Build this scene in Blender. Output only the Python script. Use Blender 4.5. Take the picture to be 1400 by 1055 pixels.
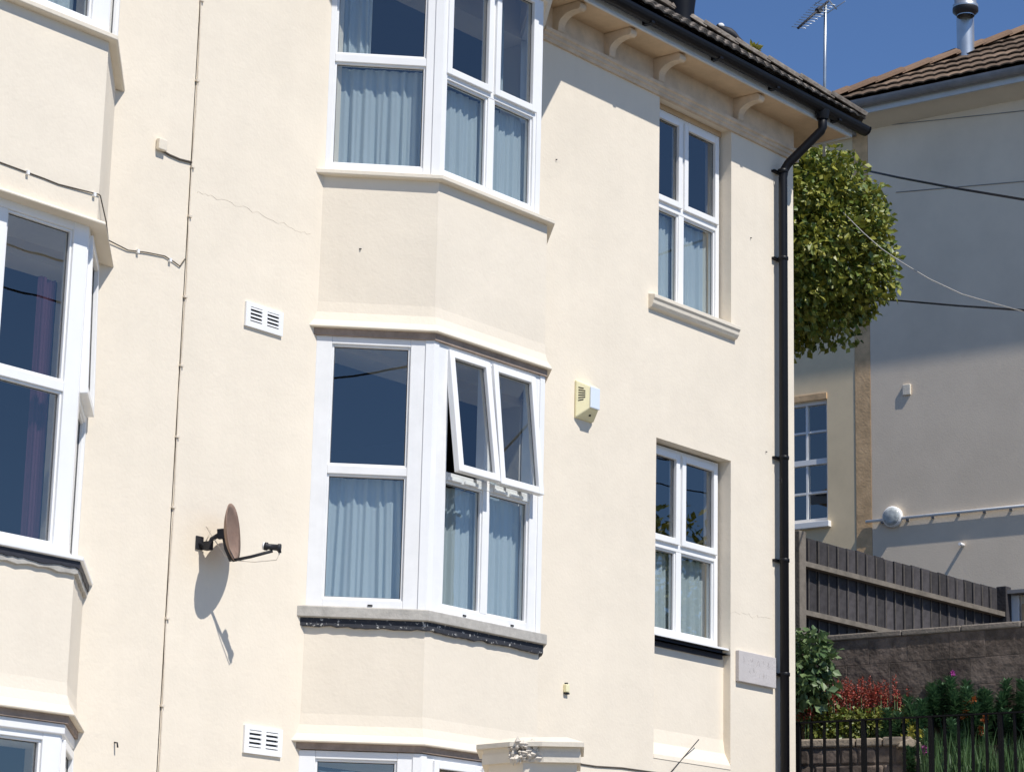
import bpy, math, random
from mathutils import Vector, Matrix
R = math.radians
rnd = random.Random(7)
sc = bpy.context.scene
for o in list(bpy.data.objects): bpy.data.objects.remove(o)
col = sc.collection
# heights below are measured from eye level; everything is lifted by EYE at the very end
EYE = 1.6
# ------------------------------------------------------------------ camera
YAW, PITCH, ROLL, FPX, CY = R(50.37422727), R(14.04952551), R(1.33146173), 3468.5646, 10.738
fwd = Vector((math.sin(YAW)*math.cos(PITCH), math.cos(YAW)*math.cos(PITCH), math.sin(PITCH)))
rt = Vector((math.cos(YAW), -math.sin(YAW), 0)); up = rt.cross(fwd)
rt2 = math.cos(ROLL)*rt + math.sin(ROLL)*up; up2 = -math.sin(ROLL)*rt + math.cos(ROLL)*up
CAM = Vector((0, -CY, 0))
cd = bpy.data.cameras.new('camera'); cam = bpy.data.objects.new('camera', cd); col.objects.link(cam)
cd.sensor_width = 36; cd.sensor_fit = 'HORIZONTAL'; cd.lens = FPX/1400*36; cd.clip_start = .1; cd.clip_end = 2000
cam.matrix_world = Matrix.Translation(CAM) @ Matrix((rt2, up2, -fwd)).transposed().to_4x4()
sc.camera = cam
# ------------------------------------------------------------------ sky, sun, exposure
SUN = Vector((-.15, -1, 1.4)).normalized()
w = bpy.data.worlds.new('World'); sc.world = w; w.use_nodes = True
nt = w.node_tree; sky = nt.nodes.new('ShaderNodeTexSky'); sky.sky_type = 'NISHITA'; sky.sun_disc = False
sky.sun_elevation = math.asin(SUN.z); sky.sun_rotation = math.atan2(SUN.x, SUN.y)
sky.air_density = 1.0; sky.dust_density = 0.0; sky.ozone_density = 8; sky.altitude = 3000
nt.links.new(sky.outputs[0], nt.nodes['Background'].inputs[0]); nt.nodes['Background'].inputs[1].default_value = 0.12
sl = bpy.data.lights.new('sun', 'SUN'); sl.energy = 4.2; sl.angle = R(.53); sl.color = (1, .965, .91)
so = bpy.data.objects.new('sun', sl); col.objects.link(so)
so.rotation_euler = SUN.to_track_quat('Z', 'Y').to_euler(); so.location = (0, -10, 30)
sc.view_settings.view_transform = 'Standard'; sc.view_settings.look = 'None'; sc.view_settings.gamma = 1
sc.view_settings.exposure = 0.20
sc.render.engine = 'CYCLES'; sc.cycles.transparent_max_bounces = 12; sc.cycles.max_bounces = 6

def ray(px, py): return fwd + rt2*((px-700)/FPX) - up2*((py-527.5)/FPX)
def at(px, py, D): return CAM + ray(px, py)*D
def onpl(px, py, P, n):
    d = ray(px, py); return CAM + d*((P-CAM).dot(n)/d.dot(n))

# ------------------------------------------------------------------ materials
def mat(name, base, rough=.6, var=.0, vscale=4., bump=0., bscale=40., spec=.3, metal=0., col2=None, fine=None, island=0.):
    m = bpy.data.materials.new(name); m.use_nodes = True; t = m.node_tree; N = t.nodes; L = t.links
    b = N['Principled BSDF']; b.inputs['Roughness'].default_value = rough; b.inputs['Metallic'].default_value = metal
    b.inputs['Specular IOR Level'].default_value = spec
    tc = N.new('ShaderNodeTexCoord'); src = tc.outputs['Object']
    c1 = (*base, 1); c2 = (*(col2 or tuple(x*(1-var) for x in base)), 1)
    cur = None
    if var or col2:
        n = N.new('ShaderNodeTexNoise'); n.inputs['Scale'].default_value = vscale; n.inputs['Detail'].default_value = 6; n.inputs['Roughness'].default_value = .65
        L.new(src, n.inputs['Vector'])
        mr = N.new('ShaderNodeMapRange'); mr.inputs[1].default_value = .35; mr.inputs[2].default_value = .68; L.new(n.outputs[0], mr.inputs[0])
        mx = N.new('ShaderNodeMix'); mx.data_type = 'RGBA'; mx.inputs[6].default_value = c1; mx.inputs[7].default_value = c2
        L.new(mr.outputs[0], mx.inputs[0]); cur = mx.outputs[2]
    if island:
        g = N.new('ShaderNodeNewGeometry'); hs = N.new('ShaderNodeHueSaturation'); mr2 = N.new('ShaderNodeMapRange')
        mr2.inputs[3].default_value = 1-island; mr2.inputs[4].default_value = 1+island
        oi = N.new('ShaderNodeObjectInfo'); ad = N.new('ShaderNodeMath'); ad.operation = 'ADD'; fr = N.new('ShaderNodeMath'); fr.operation = 'FRACT'
        L.new(g.outputs['Random Per Island'], ad.inputs[0]); L.new(oi.outputs['Random'], ad.inputs[1]); L.new(ad.outputs[0], fr.inputs[0])
        L.new(fr.outputs[0], mr2.inputs[0]); L.new(mr2.outputs[0], hs.inputs['Value'])
        if cur: L.new(cur, hs.inputs['Color'])
        else: hs.inputs['Color'].default_value = c1
        cur = hs.outputs[0]
    if cur: L.new(cur, b.inputs['Base Color'])
    else: b.inputs['Base Color'].default_value = c1
    if bump:
        n2 = N.new('ShaderNodeTexNoise'); n2.inputs['Scale'].default_value = bscale; n2.inputs['Detail'].default_value = 5; L.new(src, n2.inputs['Vector'])
        bp = N.new('ShaderNodeBump'); bp.inputs['Strength'].default_value = 1; bp.inputs['Distance'].default_value = bump; L.new(n2.outputs[0], bp.inputs['Height'])
        if fine:
            n3 = N.new('ShaderNodeTexNoise'); n3.inputs['Scale'].default_value = fine[0]; n3.inputs['Detail'].default_value = 3; L.new(src, n3.inputs['Vector'])
            b2 = N.new('ShaderNodeBump'); b2.inputs['Strength'].default_value = 1; b2.inputs['Distance'].default_value = fine[1]
            L.new(n3.outputs[0], b2.inputs['Height']); L.new(bp.outputs[0], b2.inputs['Normal']); L.new(b2.outputs[0], b.inputs['Normal'])
        else: L.new(bp.outputs[0], b.inputs['Normal'])
    return m
def glassmat(name, tint=(.895, .92, .93)):
    m = bpy.data.materials.new(name); m.use_nodes = True; t = m.node_tree; N = t.nodes; L = t.links; N.clear()
    o = N.new('ShaderNodeOutputMaterial'); tr = N.new('ShaderNodeBsdfTransparent'); tr.inputs[0].default_value = (*tint, 1)
    gl = N.new('ShaderNodeBsdfGlossy'); gl.inputs['Roughness'].default_value = .0; gl.inputs['Color'].default_value = (1, .95, .88, 1)
    fr = N.new('ShaderNodeFresnel'); fr.inputs[0].default_value = 2.35; mx = N.new('ShaderNodeMixShader')
    tc = N.new('ShaderNodeTexCoord'); n = N.new('ShaderNodeTexNoise'); n.inputs['Scale'].default_value = 1.6; L.new(tc.outputs['Object'], n.inputs['Vector'])
    bp = N.new('ShaderNodeBump'); bp.inputs['Distance'].default_value = .0006; L.new(n.outputs[0], bp.inputs['Height']); L.new(bp.outputs[0], gl.inputs['Normal'])
    gm = N.new('ShaderNodeNewGeometry'); sb = N.new('ShaderNodeMath'); sb.operation = 'SUBTRACT'; sb.inputs[0].default_value = 1.0; L.new(gm.outputs['Backfacing'], sb.inputs[1])
    ml = N.new('ShaderNodeMath'); ml.operation = 'MULTIPLY'; L.new(fr.outputs[0], ml.inputs[0]); L.new(sb.outputs[0], ml.inputs[1])
    L.new(ml.outputs[0], mx.inputs[0]); L.new(tr.outputs[0], mx.inputs[1]); L.new(gl.outputs[0], mx.inputs[2]); L.new(mx.outputs[0], o.inputs[0]); return m
def leafmat(name, c1, c2, island=.35):
    m = bpy.data.materials.new(name); m.use_nodes = True; t = m.node_tree; N = t.nodes; L = t.links; b = N['Principled BSDF']
    g = N.new('ShaderNodeNewGeometry'); mx = N.new('ShaderNodeMix'); mx.data_type = 'RGBA'; mx.inputs[6].default_value = (*c1, 1); mx.inputs[7].default_value = (*c2, 1)
    L.new(g.outputs['Random Per Island'], mx.inputs[0]); L.new(mx.outputs[2], b.inputs['Base Color']); b.inputs['Roughness'].default_value = .45
    tl = N.new('ShaderNodeBsdfTranslucent'); L.new(mx.outputs[2], tl.inputs[0]); ms = N.new('ShaderNodeMixShader'); ms.inputs[0].default_value = .18
    o = N['Material Output']; L.new(b.outputs[0], ms.inputs[1]); L.new(tl.outputs[0], ms.inputs[2]); L.new(ms.outputs[0], o.inputs[0]); return m
def clothmat(name, c, trans=.35):
    m = bpy.data.materials.new(name); m.use_nodes = True; t = m.node_tree; N = t.nodes; L = t.links; N.clear(); o = N.new('ShaderNodeOutputMaterial')
    d = N.new('ShaderNodeBsdfDiffuse'); d.inputs[0].default_value = (*c, 1); tl = N.new('ShaderNodeBsdfTranslucent'); tl.inputs[0].default_value = (*c, 1)
    tc = N.new('ShaderNodeTexCoord'); n = N.new('ShaderNodeTexNoise'); n.inputs['Scale'].default_value = 60; L.new(tc.outputs['Object'], n.inputs['Vector'])
    bp = N.new('ShaderNodeBump'); bp.inputs['Distance'].default_value = .002; L.new(n.outputs[0], bp.inputs['Height']); L.new(bp.outputs[0], d.inputs['Normal'])
    ms = N.new('ShaderNodeMixShader'); ms.inputs[0].default_value = trans; L.new(d.outputs[0], ms.inputs[1]); L.new(tl.outputs[0], ms.inputs[2]); L.new(ms.outputs[0], o.inputs[0]); return m
def streaks(m, amt):
    t = m.node_tree; N = t.nodes; L = t.links; b = N['Principled BSDF']; lk = b.inputs['Base Color'].links[0]; src = lk.from_socket
    tc = N.new('ShaderNodeTexCoord'); mp = N.new('ShaderNodeMapping'); mp.inputs['Scale'].default_value = (5, 5, .35); L.new(tc.outputs['Object'], mp.inputs[0])
    n = N.new('ShaderNodeTexNoise'); n.inputs['Scale'].default_value = 1.0; n.inputs['Detail'].default_value = 7; n.inputs['Roughness'].default_value = .7; L.new(mp.outputs[0], n.inputs['Vector'])
    mr = N.new('ShaderNodeMapRange'); mr.inputs[1].default_value = .45; mr.inputs[2].default_value = .75; mr.inputs[3].default_value = 1; mr.inputs[4].default_value = 1-amt; L.new(n.outputs[0], mr.inputs[0])
    hs = N.new('ShaderNodeHueSaturation'); L.new(mr.outputs[0], hs.inputs['Value']); L.new(src, hs.inputs['Color']); L.new(hs.outputs[0], b.inputs['Base Color'])
M = {}
M['cream'] = mat('cream_render', (.83, .738, .602), .85, .06, 1.1, .011, 2.2, .10, fine=(45, .0011))
streaks(M['cream'], .03)
M['crack'] = mat('hairline_crack', (.64, .57, .47), .9)
M['eaves'] = mat('stained_shaded_eaves_paint', (.73, .59, .44), .85, .24, 6, .003, 30, .1)  # staining, with the warm bounce and shade under the eaves put into the colour
M['headboard'] = mat('brown_head_board', (.40, .31, .25), .85, .3, 14, .002, 50, .1)
M['cream_trim'] = mat('cream_trim', (.79, .71, .585), .8, .08, 3, .003, 30, .15)
M['upvc'] = mat('white_upvc', (.89, .88, .86), .3, .05, 3, spec=.4)
M['frame_dirty'] = mat('weathered_white_frame', (.88, .87, .85), .4, .07, 7, spec=.3)
streaks(M['frame_dirty'], .06)
M['sill'] = mat('grey_stone_sill', (.50, .47, .42), .8, .25, 14, .002, 80)
M['lead'] = mat('dark_lead_strip', (.035, .036, .045), .6, 0, 1, .004, 30, col2=None)
M['chipped'] = mat('chipped_lead_strip', (.035, .037, .045), .7, 0, 38, .004, 40, col2=(.5, .49, .46))
for nd in M['chipped'].node_tree.nodes:
    if nd.type == 'MAP_RANGE': nd.inputs[1].default_value = .60; nd.inputs[2].default_value = .64
M['glass'] = glassmat('window_glass')
M['net'] = clothmat('net_curtain_cloth', (.69, .76, .765), .3)
M['purple'] = clothmat('purple_curtain_cloth', (.15, .065, .095), .2)
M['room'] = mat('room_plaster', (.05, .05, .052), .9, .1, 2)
M['black'] = mat('black_plastic', (.006, .006, .008), .45, .3, 6, spec=.25)
M['fascia'] = mat('painted_fascia', (.62, .66, .70), .5, .12, 6)
M['soffit'] = mat('soffit_paint', (.66, .49, .32), .8, .2, 5, .002, 30)
M['tile'] = mat('weathered_concrete_tile', (.12, .095, .075), .9, 0, 26, .006, 60, col2=(.23, .205, .175), island=.4)
M['tile_brown'] = mat('brown_roof_tile', (.19, .125, .08), .9, 0, 7, .006, 50, col2=(.12, .09, .065), island=.38)
M['ridge'] = mat('orange_ridge_tile', (.25, .155, .10), .9, 0, 5, .006, 40, col2=(.20, .13, .085), island=.25)
M['greygutter'] = mat('grey_iron_gutter', (.27, .27, .28), .6, .3, 5)
M['wallA'] = mat('grey_house_render', (.84, .71, .555), .9, .14, .8, .0012, 60, .05)
M['wallB'] = mat('tan_house_render', (.84, .68, .45), .9, .12, 2, .0006, 40, .1)
M['tan'] = mat('tan_pilaster_paint', (.78, .53, .30), .9, .35, 5, .003, 40, .1)
M['gasket'] = mat('grey_gasket', (.10, .10, .105), .8)
M['slot'] = mat('dark_slot', (.02, .018, .016), .9)
M['plaque'] = mat('grey_stone_plaque', (.56, .52, .50), .9, .1, 12, .002, 70)
M['letter'] = mat('worn_plaque_letters', (.525, .485, .465), .9)
M['alarm'] = mat('yellowed_plastic', (.86, .80, .52), .45, .08, 9)
M['lens'] = mat('strobe_lens', (.72, .78, .86), .2, spec=.5)
M['lampglass'] = mat('ribbed_lamp_glass', (.58, .61, .60), .25, .45, 16, .004, 22)
M['dish_brown'] = mat('brown_dish_paint', (.30, .20, .15), .6, 0, 9, .001, 60, col2=(.20, .13, .10))  # brown mottled with a darker brown
M['darkmetal'] = mat('dark_metal', (.03, .03, .035), .5, .3, 8)
M['zinc'] = mat('galvanised_steel', (.55, .58, .60), .38, .15, 8, metal=.75)
M['timber'] = mat('dark_stained_timber', (.075, .068, .070), .85, .45, 9, .003, 40, island=.3)
M['rail'] = mat('weathered_rail_timber', (.22, .19, .155), .9, .35, 10, .003, 50)
M['stone'] = mat('dark_wall_stone', (.20, .155, .125), .95, .6, 7, .010, 22, island=.22)
M['mortar'] = mat('wall_mortar', (.17, .135, .11), .95, .3, 8, .006, 40)
M['coping'] = mat('wall_coping', (.27, .23, .19), .9, .3, 8, .006, 40, island=.15)
M['palestone'] = mat('pale_coping_stone', (.42, .34, .25), .9, .3, 9, .006, 40, island=.15)
M['soil'] = mat('garden_soil', (.05, .035, .025), .95, .4, 8, .02, 20)
M['iron'] = mat('black_railing_paint', (.007, .007, .008), .6, .2, 9, spec=.12)
M['bark'] = mat('tree_bark', (.09, .07, .05), .9, .4, 12, .01, 30)
M['leaf'] = leafmat('tree_leaves', (.07, .13, .022), (.38, .36, .06))
M['shrubleaf'] = leafmat('glossy_shrub_leaves', (.06, .115, .04), (.18, .25, .10))
M['hedge'] = leafmat('hedge_leaves', (.09, .14, .025), (.22, .22, .04))
M['red'] = leafmat('red_spikes', (.42, .06, .04), (.20, .07, .04))
M['green'] = leafmat('green_stems', (.04, .09, .028), (.09, .16, .055))
M['spurge'] = leafmat('blue_green_leaves', (.045, .11, .05), (.10, .19, .085))
M['orange'] = leafmat('orange_petals', (.5, .16, .04), (.35, .10, .03))
M['pink'] = leafmat('pink_petals', (.5, .10, .40), (.40, .06, .30))
M['yellow'] = leafmat('yellow_leaves', (.42, .38, .05), (.25, .24, .05))
M['cable'] = mat('dark_cable', (.10, .085, .07), .8)
M['paintcable'] = mat('painted_cable', (.77, .68, .56), .8, .2, 20)
M['palewire'] = mat('pale_twisted_wire', (.45, .43, .40), .6)
M['wire'] = mat('black_wire', (.02, .02, .022), .6)
M['ground'] = mat('ground_earth', (.16, .15, .12), .95, .3, .5, .02, 3)
M['road'] = mat('asphalt', (.055, .055, .058), .9, .2, 2, .004, 120)
M['paving'] = mat('concrete_paving', (.42, .39, .34), .9, .2, 1.5, .003, 60)
M['feather'] = mat('dark_feathers', (.03, .03, .035), .6); M['whitef'] = mat('white_feathers', (.75, .74, .70), .7)
M['broken'] = mat('broken_plaster', (.82, .74, .63), .95, .35, 12, .02, 30)

# ------------------------------------------------------------------ mesh helpers
BASE = {}
def tag(o, label=None, cat=None, group=None, kind=None):
    if label: o['label'] = label
    if cat: o['category'] = cat
    if group: o['group'] = group
    if kind: o['kind'] = kind
    return o
def thing(name, loc, label, cat, group=None):
    o = bpy.data.objects.new(name, None); col.objects.link(o); o.location = loc; o.empty_display_size = .2
    BASE[o.name] = Vector(loc); return tag(o, label, cat, group)
class MB:
    def __init__(s): s.v = []; s.f = []; s.sm = []
    def add(s, vs, fs, smooth=False):
        n = len(s.v); s.v += [Vector(a) for a in vs]; s.f += [tuple(i+n for i in q) for q in fs]; s.sm += [smooth]*len(fs); return s
    def obox(s, O, U, V, W):
        O, U, V, W = map(Vector, (O, U, V, W)); p = [O, O+U, O+U+V, O+V, O+W, O+U+W, O+U+V+W, O+V+W]
        fs = [(0, 3, 2, 1), (4, 5, 6, 7), (0, 1, 5, 4), (1, 2, 6, 5), (2, 3, 7, 6), (3, 0, 4, 7)]
        if U.cross(V).dot(W) < 0: fs = [q[::-1] for q in fs]
        return s.add(p, fs)
    def box(s, x0, x1, y0, y1, z0, z1): return s.obox((x0, y0, z0), (x1-x0, 0, 0), (0, y1-y0, 0), (0, 0, z1-z0))
    def prism(s, pts, ext, smooth=False):
        pts = [Vector(p) for p in pts]; ext = Vector(ext); n = len(pts)
        nrm = Vector((0, 0, 0))
        for i in range(n): nrm += pts[i].cross(pts[(i+1) % n])
        a, b = list(range(n)), list(range(n, 2*n))
        fs = [a[::-1], b] if nrm.dot(ext) > 0 else [a, b[::-1]]
        for i in range(n):
            j = (i+1) % n; q = (a[i], a[j], b[j], b[i]); fs.append(q if nrm.dot(ext) > 0 else q[::-1])
        return s.add(pts+[p+ext for p in pts], fs, smooth)
    def tube(s, path, r, n=8, caps=True):
        path = [Vector(p) for p in path]; rr = r if isinstance(r, (list, tuple)) else [r]*len(path); vs = []
        ref = None
        for i, p in enumerate(path):
            t = (path[min(i+1, len(path)-1)]-path[max(i-1, 0)]).normalized()
            a = (ref - t*ref.dot(t)) if ref else t.cross(Vector((0, 0, 1)))
            if a.length < 1e-4: a = t.cross(Vector((1, 0, 0)))
            a.normalize(); ref = a; b = t.cross(a)
            vs += [p + (a*math.cos(k*2*math.pi/n) + b*math.sin(k*2*math.pi/n))*rr[i] for k in range(n)]
        fs = []
        for i in range(len(path)-1):
            for k in range(n): fs.append((i*n+k, i*n+(k+1) % n, (i+1)*n+(k+1) % n, (i+1)*n+k))
        s.add(vs, fs, True)
        if caps:
            m = len(s.v)-len(vs); s.f += [tuple(range(m+n-1, m-1, -1)), tuple(range(len(s.v)-n, len(s.v)))]; s.sm += [False, False]
        return s
    def lathe(s, O, prof, axis=(0, 0, 1), n=20):
        O = Vector(O); ax = Vector(axis).normalized(); a = ax.orthogonal().normalized(); b = ax.cross(a); vs = []; fs = []
        for r, h in prof: vs += [O+ax*h+(a*math.cos(k*2*math.pi/n)+b*math.sin(k*2*math.pi/n))*r for k in range(n)]
        for i in range(len(prof)-1):
            for k in range(n): fs.append((i*n+k, i*n+(k+1) % n, (i+1)*n+(k+1) % n, (i+1)*n+k))
        s.add(vs, fs, True); return s
    def sweep(s, path, prof, ends=(None, None), smooth=False):
        """path: plan points, outward is to the right-hand side looking along it (towards -y for +x); prof: closed (out, z) ring"""
        n = len(path); ms = []
        seg = [(Vector(path[i+1])-Vector(path[i])).normalized() for i in range(n-1)]
        nr = [Vector((d.y, -d.x)) for d in seg]
        for i in range(n):
            if i == 0: m = Vector(ends[0]) if ends[0] else nr[0]
            elif i == n-1: m = Vector(ends[1]) if ends[1] else nr[-1]
            else:
                m = (nr[i-1]+nr[i]).normalized(); m = m/m.dot(nr[i])
            ms.append(m)
        k = len(prof); vs = []
        for P, m in zip(path, ms):
            for o, z in prof: vs.append((P[0]+m.x*o, P[1]+m.y*o, z))
        fs = []
        for i in range(n-1):
            for j in range(k): fs.append((i*k+j, i*k+(j+1) % k, (i+1)*k+(j+1) % k, (i+1)*k+j))
        area = sum(prof[j][0]*prof[(j+1) % k][1]-prof[(j+1) % k][0]*prof[j][1] for j in range(k))
        fs += [tuple(range(k))[::-1], tuple(range((n-1)*k, n*k))]
        if area > 0: fs = [q[::-1] for q in fs]
        return s.add(vs, fs, smooth)
    def build(s, name, m, parent=None, bevel=0, label=None, cat=None, group=None, kind=None):
        me = bpy.data.meshes.new(name)
        if parent is None:
            xs = [v.x for v in s.v]; ys = [v.y for v in s.v]; zs = [v.z for v in s.v]
            base = Vector(((min(xs)+max(xs))/2, (min(ys)+max(ys))/2, min(zs)))
        else: base = BASE[parent.name]
        me.from_pydata([v-base for v in s.v], [], s.f); me.polygons.foreach_set('use_smooth', s.sm); me.update()
        me.materials.append(m); o = bpy.data.objects.new(name, me); col.objects.link(o)
        BASE[o.name] = base
        if parent is None: o.location = base
        else: o.parent = parent
        if bevel:
            b = o.modifiers.new('bevel', 'BEVEL'); b.width = bevel; b.segments = 2; b.limit_method = 'ANGLE'; b.angle_limit = R(40)
        return tag(o, label, cat, group, kind)
def obj(name, m, parent, fn, **kw):
    b = MB(); fn(b); return b.build(name, m, parent, **kw)

# ------------------------------------------------------------------ the setting
def struct(name, m, fn): return obj(name, m, None, fn, kind='structure')
G = -EYE
struct('ground', M['ground'], lambda b: b.box(-400, 500, -400, 500, G-.5, G-.06))
struct('road', M['road'], lambda b: b.box(-120, 120, -9.2, -4.4, G-.3, G-.004))
struct('pavement', M['paving'], lambda b: b.box(-120, 120, -4.4, -1.9, G-.3, G+.11))
struct('far_pavement', M['paving'], lambda b: b.box(-120, 120, -12.4, -9.2, G-.3, G))
struct('front_garden', M['paving'], lambda b: b.box(-20, 16.55, -1.9, .3, G-.3, G+.13))
struct('garden_terrace', M['soil'], lambda b: b.box(16.62, 60, -7, 60, G-.3, 1.3))

# ------------------------------------------------------------------ bay and window builders
def wall_holes(b, x0, x1, z0, z1, holes, y0, y1):
    xs = sorted({x0, x1, *[h[0] for h in holes], *[h[1] for h in holes]}); zs = sorted({z0, z1, *[h[2] for h in holes], *[h[3] for h in holes]})
    inside = lambda x, z: any(h[0] < x < h[1] and h[2] < z < h[3] for h in holes)
    for i in range(len(xs)-1):
        for j in range(len(zs)-1):
            if inside((xs[i]+xs[i+1])/2, (zs[j]+zs[j+1])/2): continue
            a, c, d, e = xs[i], xs[i+1], zs[j], zs[j+1]
            b.add([(a, y0, d), (c, y0, d), (c, y0, e), (a, y0, e)], [(0, 1, 2, 3)]); b.add([(a, y1, d), (a, y1, e), (c, y1, e), (c, y1, d)], [(0, 1, 2, 3)])
    for a, c, d, e in holes:
        b.add([(a, y0, d), (c, y0, d), (c, y1, d), (a, y1, d)], [(0, 1, 2, 3)]); b.add([(a, y0, e), (a, y1, e), (c, y1, e), (c, y0, e)], [(0, 1, 2, 3)])
        b.add([(a, y0, d), (a, y1, d), (a, y1, e), (a, y0, e)], [(0, 1, 2, 3)]); b.add([(c, y0, d), (c, y0, e), (c, y1, e), (c, y1, d)], [(0, 1, 2, 3)])
def room(house, x0, x1, z0, z1, y1=3.6):
    def f(b):
        y0 = .26
        P = [(x0, y0, z0), (x1, y0, z0), (x1, y1, z0), (x0, y1, z0), (x0, y0, z1), (x1, y0, z1), (x1, y1, z1), (x0, y1, z1)]
        b.add(P, [(0, 1, 2, 3), (7, 6, 5, 4), (3, 2, 6, 7), (0, 3, 7, 4), (2, 1, 5, 6)])
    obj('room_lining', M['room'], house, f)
class Pl:
    """a facet: local u along, z up, d outwards"""
    def __init__(s, O, U):
        s.O = Vector((O[0], O[1], 0)); s.U = Vector((U[0], U[1], 0)).normalized(); s.N = Vector((s.U.y, -s.U.x, 0))
    def p(s, u, z, d=0): return s.O+s.U*u+s.N*d+Vector((0, 0, z))
    def box(s, b, u0, u1, z0, z1, d0, d1): b.obox(s.p(u0, z0, d0), s.U*(u1-u0), Vector((0, 0, z1-z0)), s.N*(d1-d0))
    def ring(s, b, u0, u1, z0, z1, w, d0, d1, wb=None, wt=None):
        wb = w if wb is None else wb; wt = w if wt is None else wt
        s.box(b, u0, u0+w, z0, z1, d0, d1); s.box(b, u1-w, u1, z0, z1, d0, d1)
        s.box(b, u0+w, u1-w, z0, z0+wb, d0, d1); s.box(b, u0+w, u1-w, z1-wt, z1, d0, d1)
    def pane(s, win, u0, u1, z0, z1, d=-.035):
        obj('gasket', M['gasket'], win, lambda b: s.ring(b, u0-.001, u1+.001, z0-.001, z1+.001, .0055, d, d+.004))
        obj('pane', M['glass'], win, lambda b: s.box(b, u0-.006, u1+.006, z0-.006, z1+.006, d-.005, d))
class Tilt(Pl):
    """facet plane swung open about a horizontal hinge at height zh"""
    def __init__(s, pl, zh, ang): s.pl, s.zh, s.a = pl, zh, R(ang); s.U = pl.U
    def p(s, u, z, d=0):
        dz = z-s.zh; return s.pl.p(u, s.zh+dz*math.cos(s.a)+d*math.sin(s.a), -dz*math.sin(s.a)+d*math.cos(s.a))
    def box(s, b, u0, u1, z0, z1, d0, d1):
        O = s.p(u0, z0, d0); b.obox(O, s.p(u1, z0, d0)-O, s.p(u0, z1, d0)-O, s.p(u0, z0, d1)-O)
def window(house, pl, u0, u1, z0, z1, zt, mull=None, sash=True, w=.05, wl=None, wr=None, tr=.055, opn=(0, 0), m=None, wt=.05, wb=.05, sw=.036, d1=.0):
    """outer frame with transom; upper lights are proud casements when sash is set; lower lights fixed"""
    wl = w if wl is None else wl; wr = w if wr is None else wr; m = m or M['upvc']
    b = MB(); D = -.075
    pl.box(b, u0, u0+wl, z0, z1, D, d1); pl.box(b, u1-wr, u1, z0, z1, D, d1)
    pl.box(b, u0+wl, u1-wr, z0, z0+wb, D, d1-.001); pl.box(b, u0+wl, u1-wr, z1-wt, z1, D, d1-.001)
    pl.box(b, u0+wl, u1-wr, zt-tr/2, zt+tr/2, D, d1-.002)
    cols = [(u0+wl, u1-wr)] if mull is None else [(u0+wl, mull-.033), (mull+.033, u1-wr)]
    if mull is not None:
        pl.box(b, mull-.033, mull+.033, z0+wb, zt-tr/2, D, d1-.003); pl.box(b, mull-.033, mull+.033, zt+tr/2, z1-wt, D, d1-.003)
    win = b.build('window', m, house, bevel=.004)
    for i, (a, c) in enumerate(cols):
        # glazing bead round the fixed lower light
        obj('glazing_bead', m, win, lambda b: pl.ring(b, a, c, z0+wb, zt-tr/2, .014, -.06, d1-.014), bevel=.003)
        pl.pane(win, a+.014, c-.014, z0+wb+.014, zt-tr/2-.014)
        if sash:
            P2 = Tilt(pl, z1-wt, opn[i]) if opn[i] else pl
            a2, c2, za, zb = a-.018, c+.018 , zt+tr/2-.022, z1-wt+.02
            obj('casement', m, win, lambda b: P2.ring(b, a2, c2, za, zb, sw+.012, d1-.028, d1+.018), bevel=.005)
            P2.pane(win, a2+sw+.012, c2-sw-.012, za+sw+.012, zb-sw-.012, d1-.012)
        else:
            obj('glazing_bead', m, win, lambda b: pl.ring(b, a, c, zt+tr/2, z1-wt, .014, -.06, d1-.014), bevel=.003)
            pl.pane(win, a+.014, c-.014, zt+tr/2+.014, z1-wt-.014)
    return win
def curtain(name, m, pl, u0, u1, z0, z1, d, label, cat='curtain', folds=9, amp=.018, seed=0, flare=0., group=None):
    r = random.Random(seed); n = 110; rows = 9; vs = []; ph = [r.uniform(0, 6.28) for _ in range(5)]
    nf = folds*math.pi*2
    def off(s, q):
        x = s*nf; return amp*(.6*math.sin(x+ph[0]+.9*math.sin(1.7*s*6+ph[1])) + .4*math.sin(1.9*x+ph[2]+q*.5) + .4*math.sin(.37*x+ph[3]))*(1-.35*q)
    for j in range(rows):
        q = j/(rows-1)
        for i in range(n):
            s = i/(n-1); uu = u0+(u1-u0)*s + flare*(1-q)*(s-.5) + .006*math.sin(s*nf*.5+ph[4])*(1-q)
            vs.append(pl.p(uu, z0+(z1-z0)*q + (.003*math.sin(s*nf*.31) if j == rows-1 else 0), d+off(s, q)))
    fs = [(j*n+i, j*n+i+1, (j+1)*n+i+1, (j+1)*n+i) for j in range(rows-1) for i in range(n-1)]
    b = MB(); b.add(vs, fs, True); o = b.build(name, m, None, label=label, cat=cat, group=group)
    return o
def bay_base(xl, p, xr): return [(xl, 0), (xl+p, -p), (xr, -p), (xr+p, 0)]
S2 = 2**.5
BEND = ((-S2, 0), (S2, 0))
def facets(base, t):
    (x0, _), (x1, y1), (x2, _), (x3, _) = base; p = -y1
    c1 = (x1+t*S2-t, -(p-t)); c2 = (x2-t*S2+t, -(p-t))
    A = (x0+t*S2, 0); B = (x3-t*S2, 0)
    L = (p-t)*S2
    return Pl(A, (1, -1)), Pl(c1, (1, 0)), Pl(c2, (1, 1)), L, c2[0]-c1[0]
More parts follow.
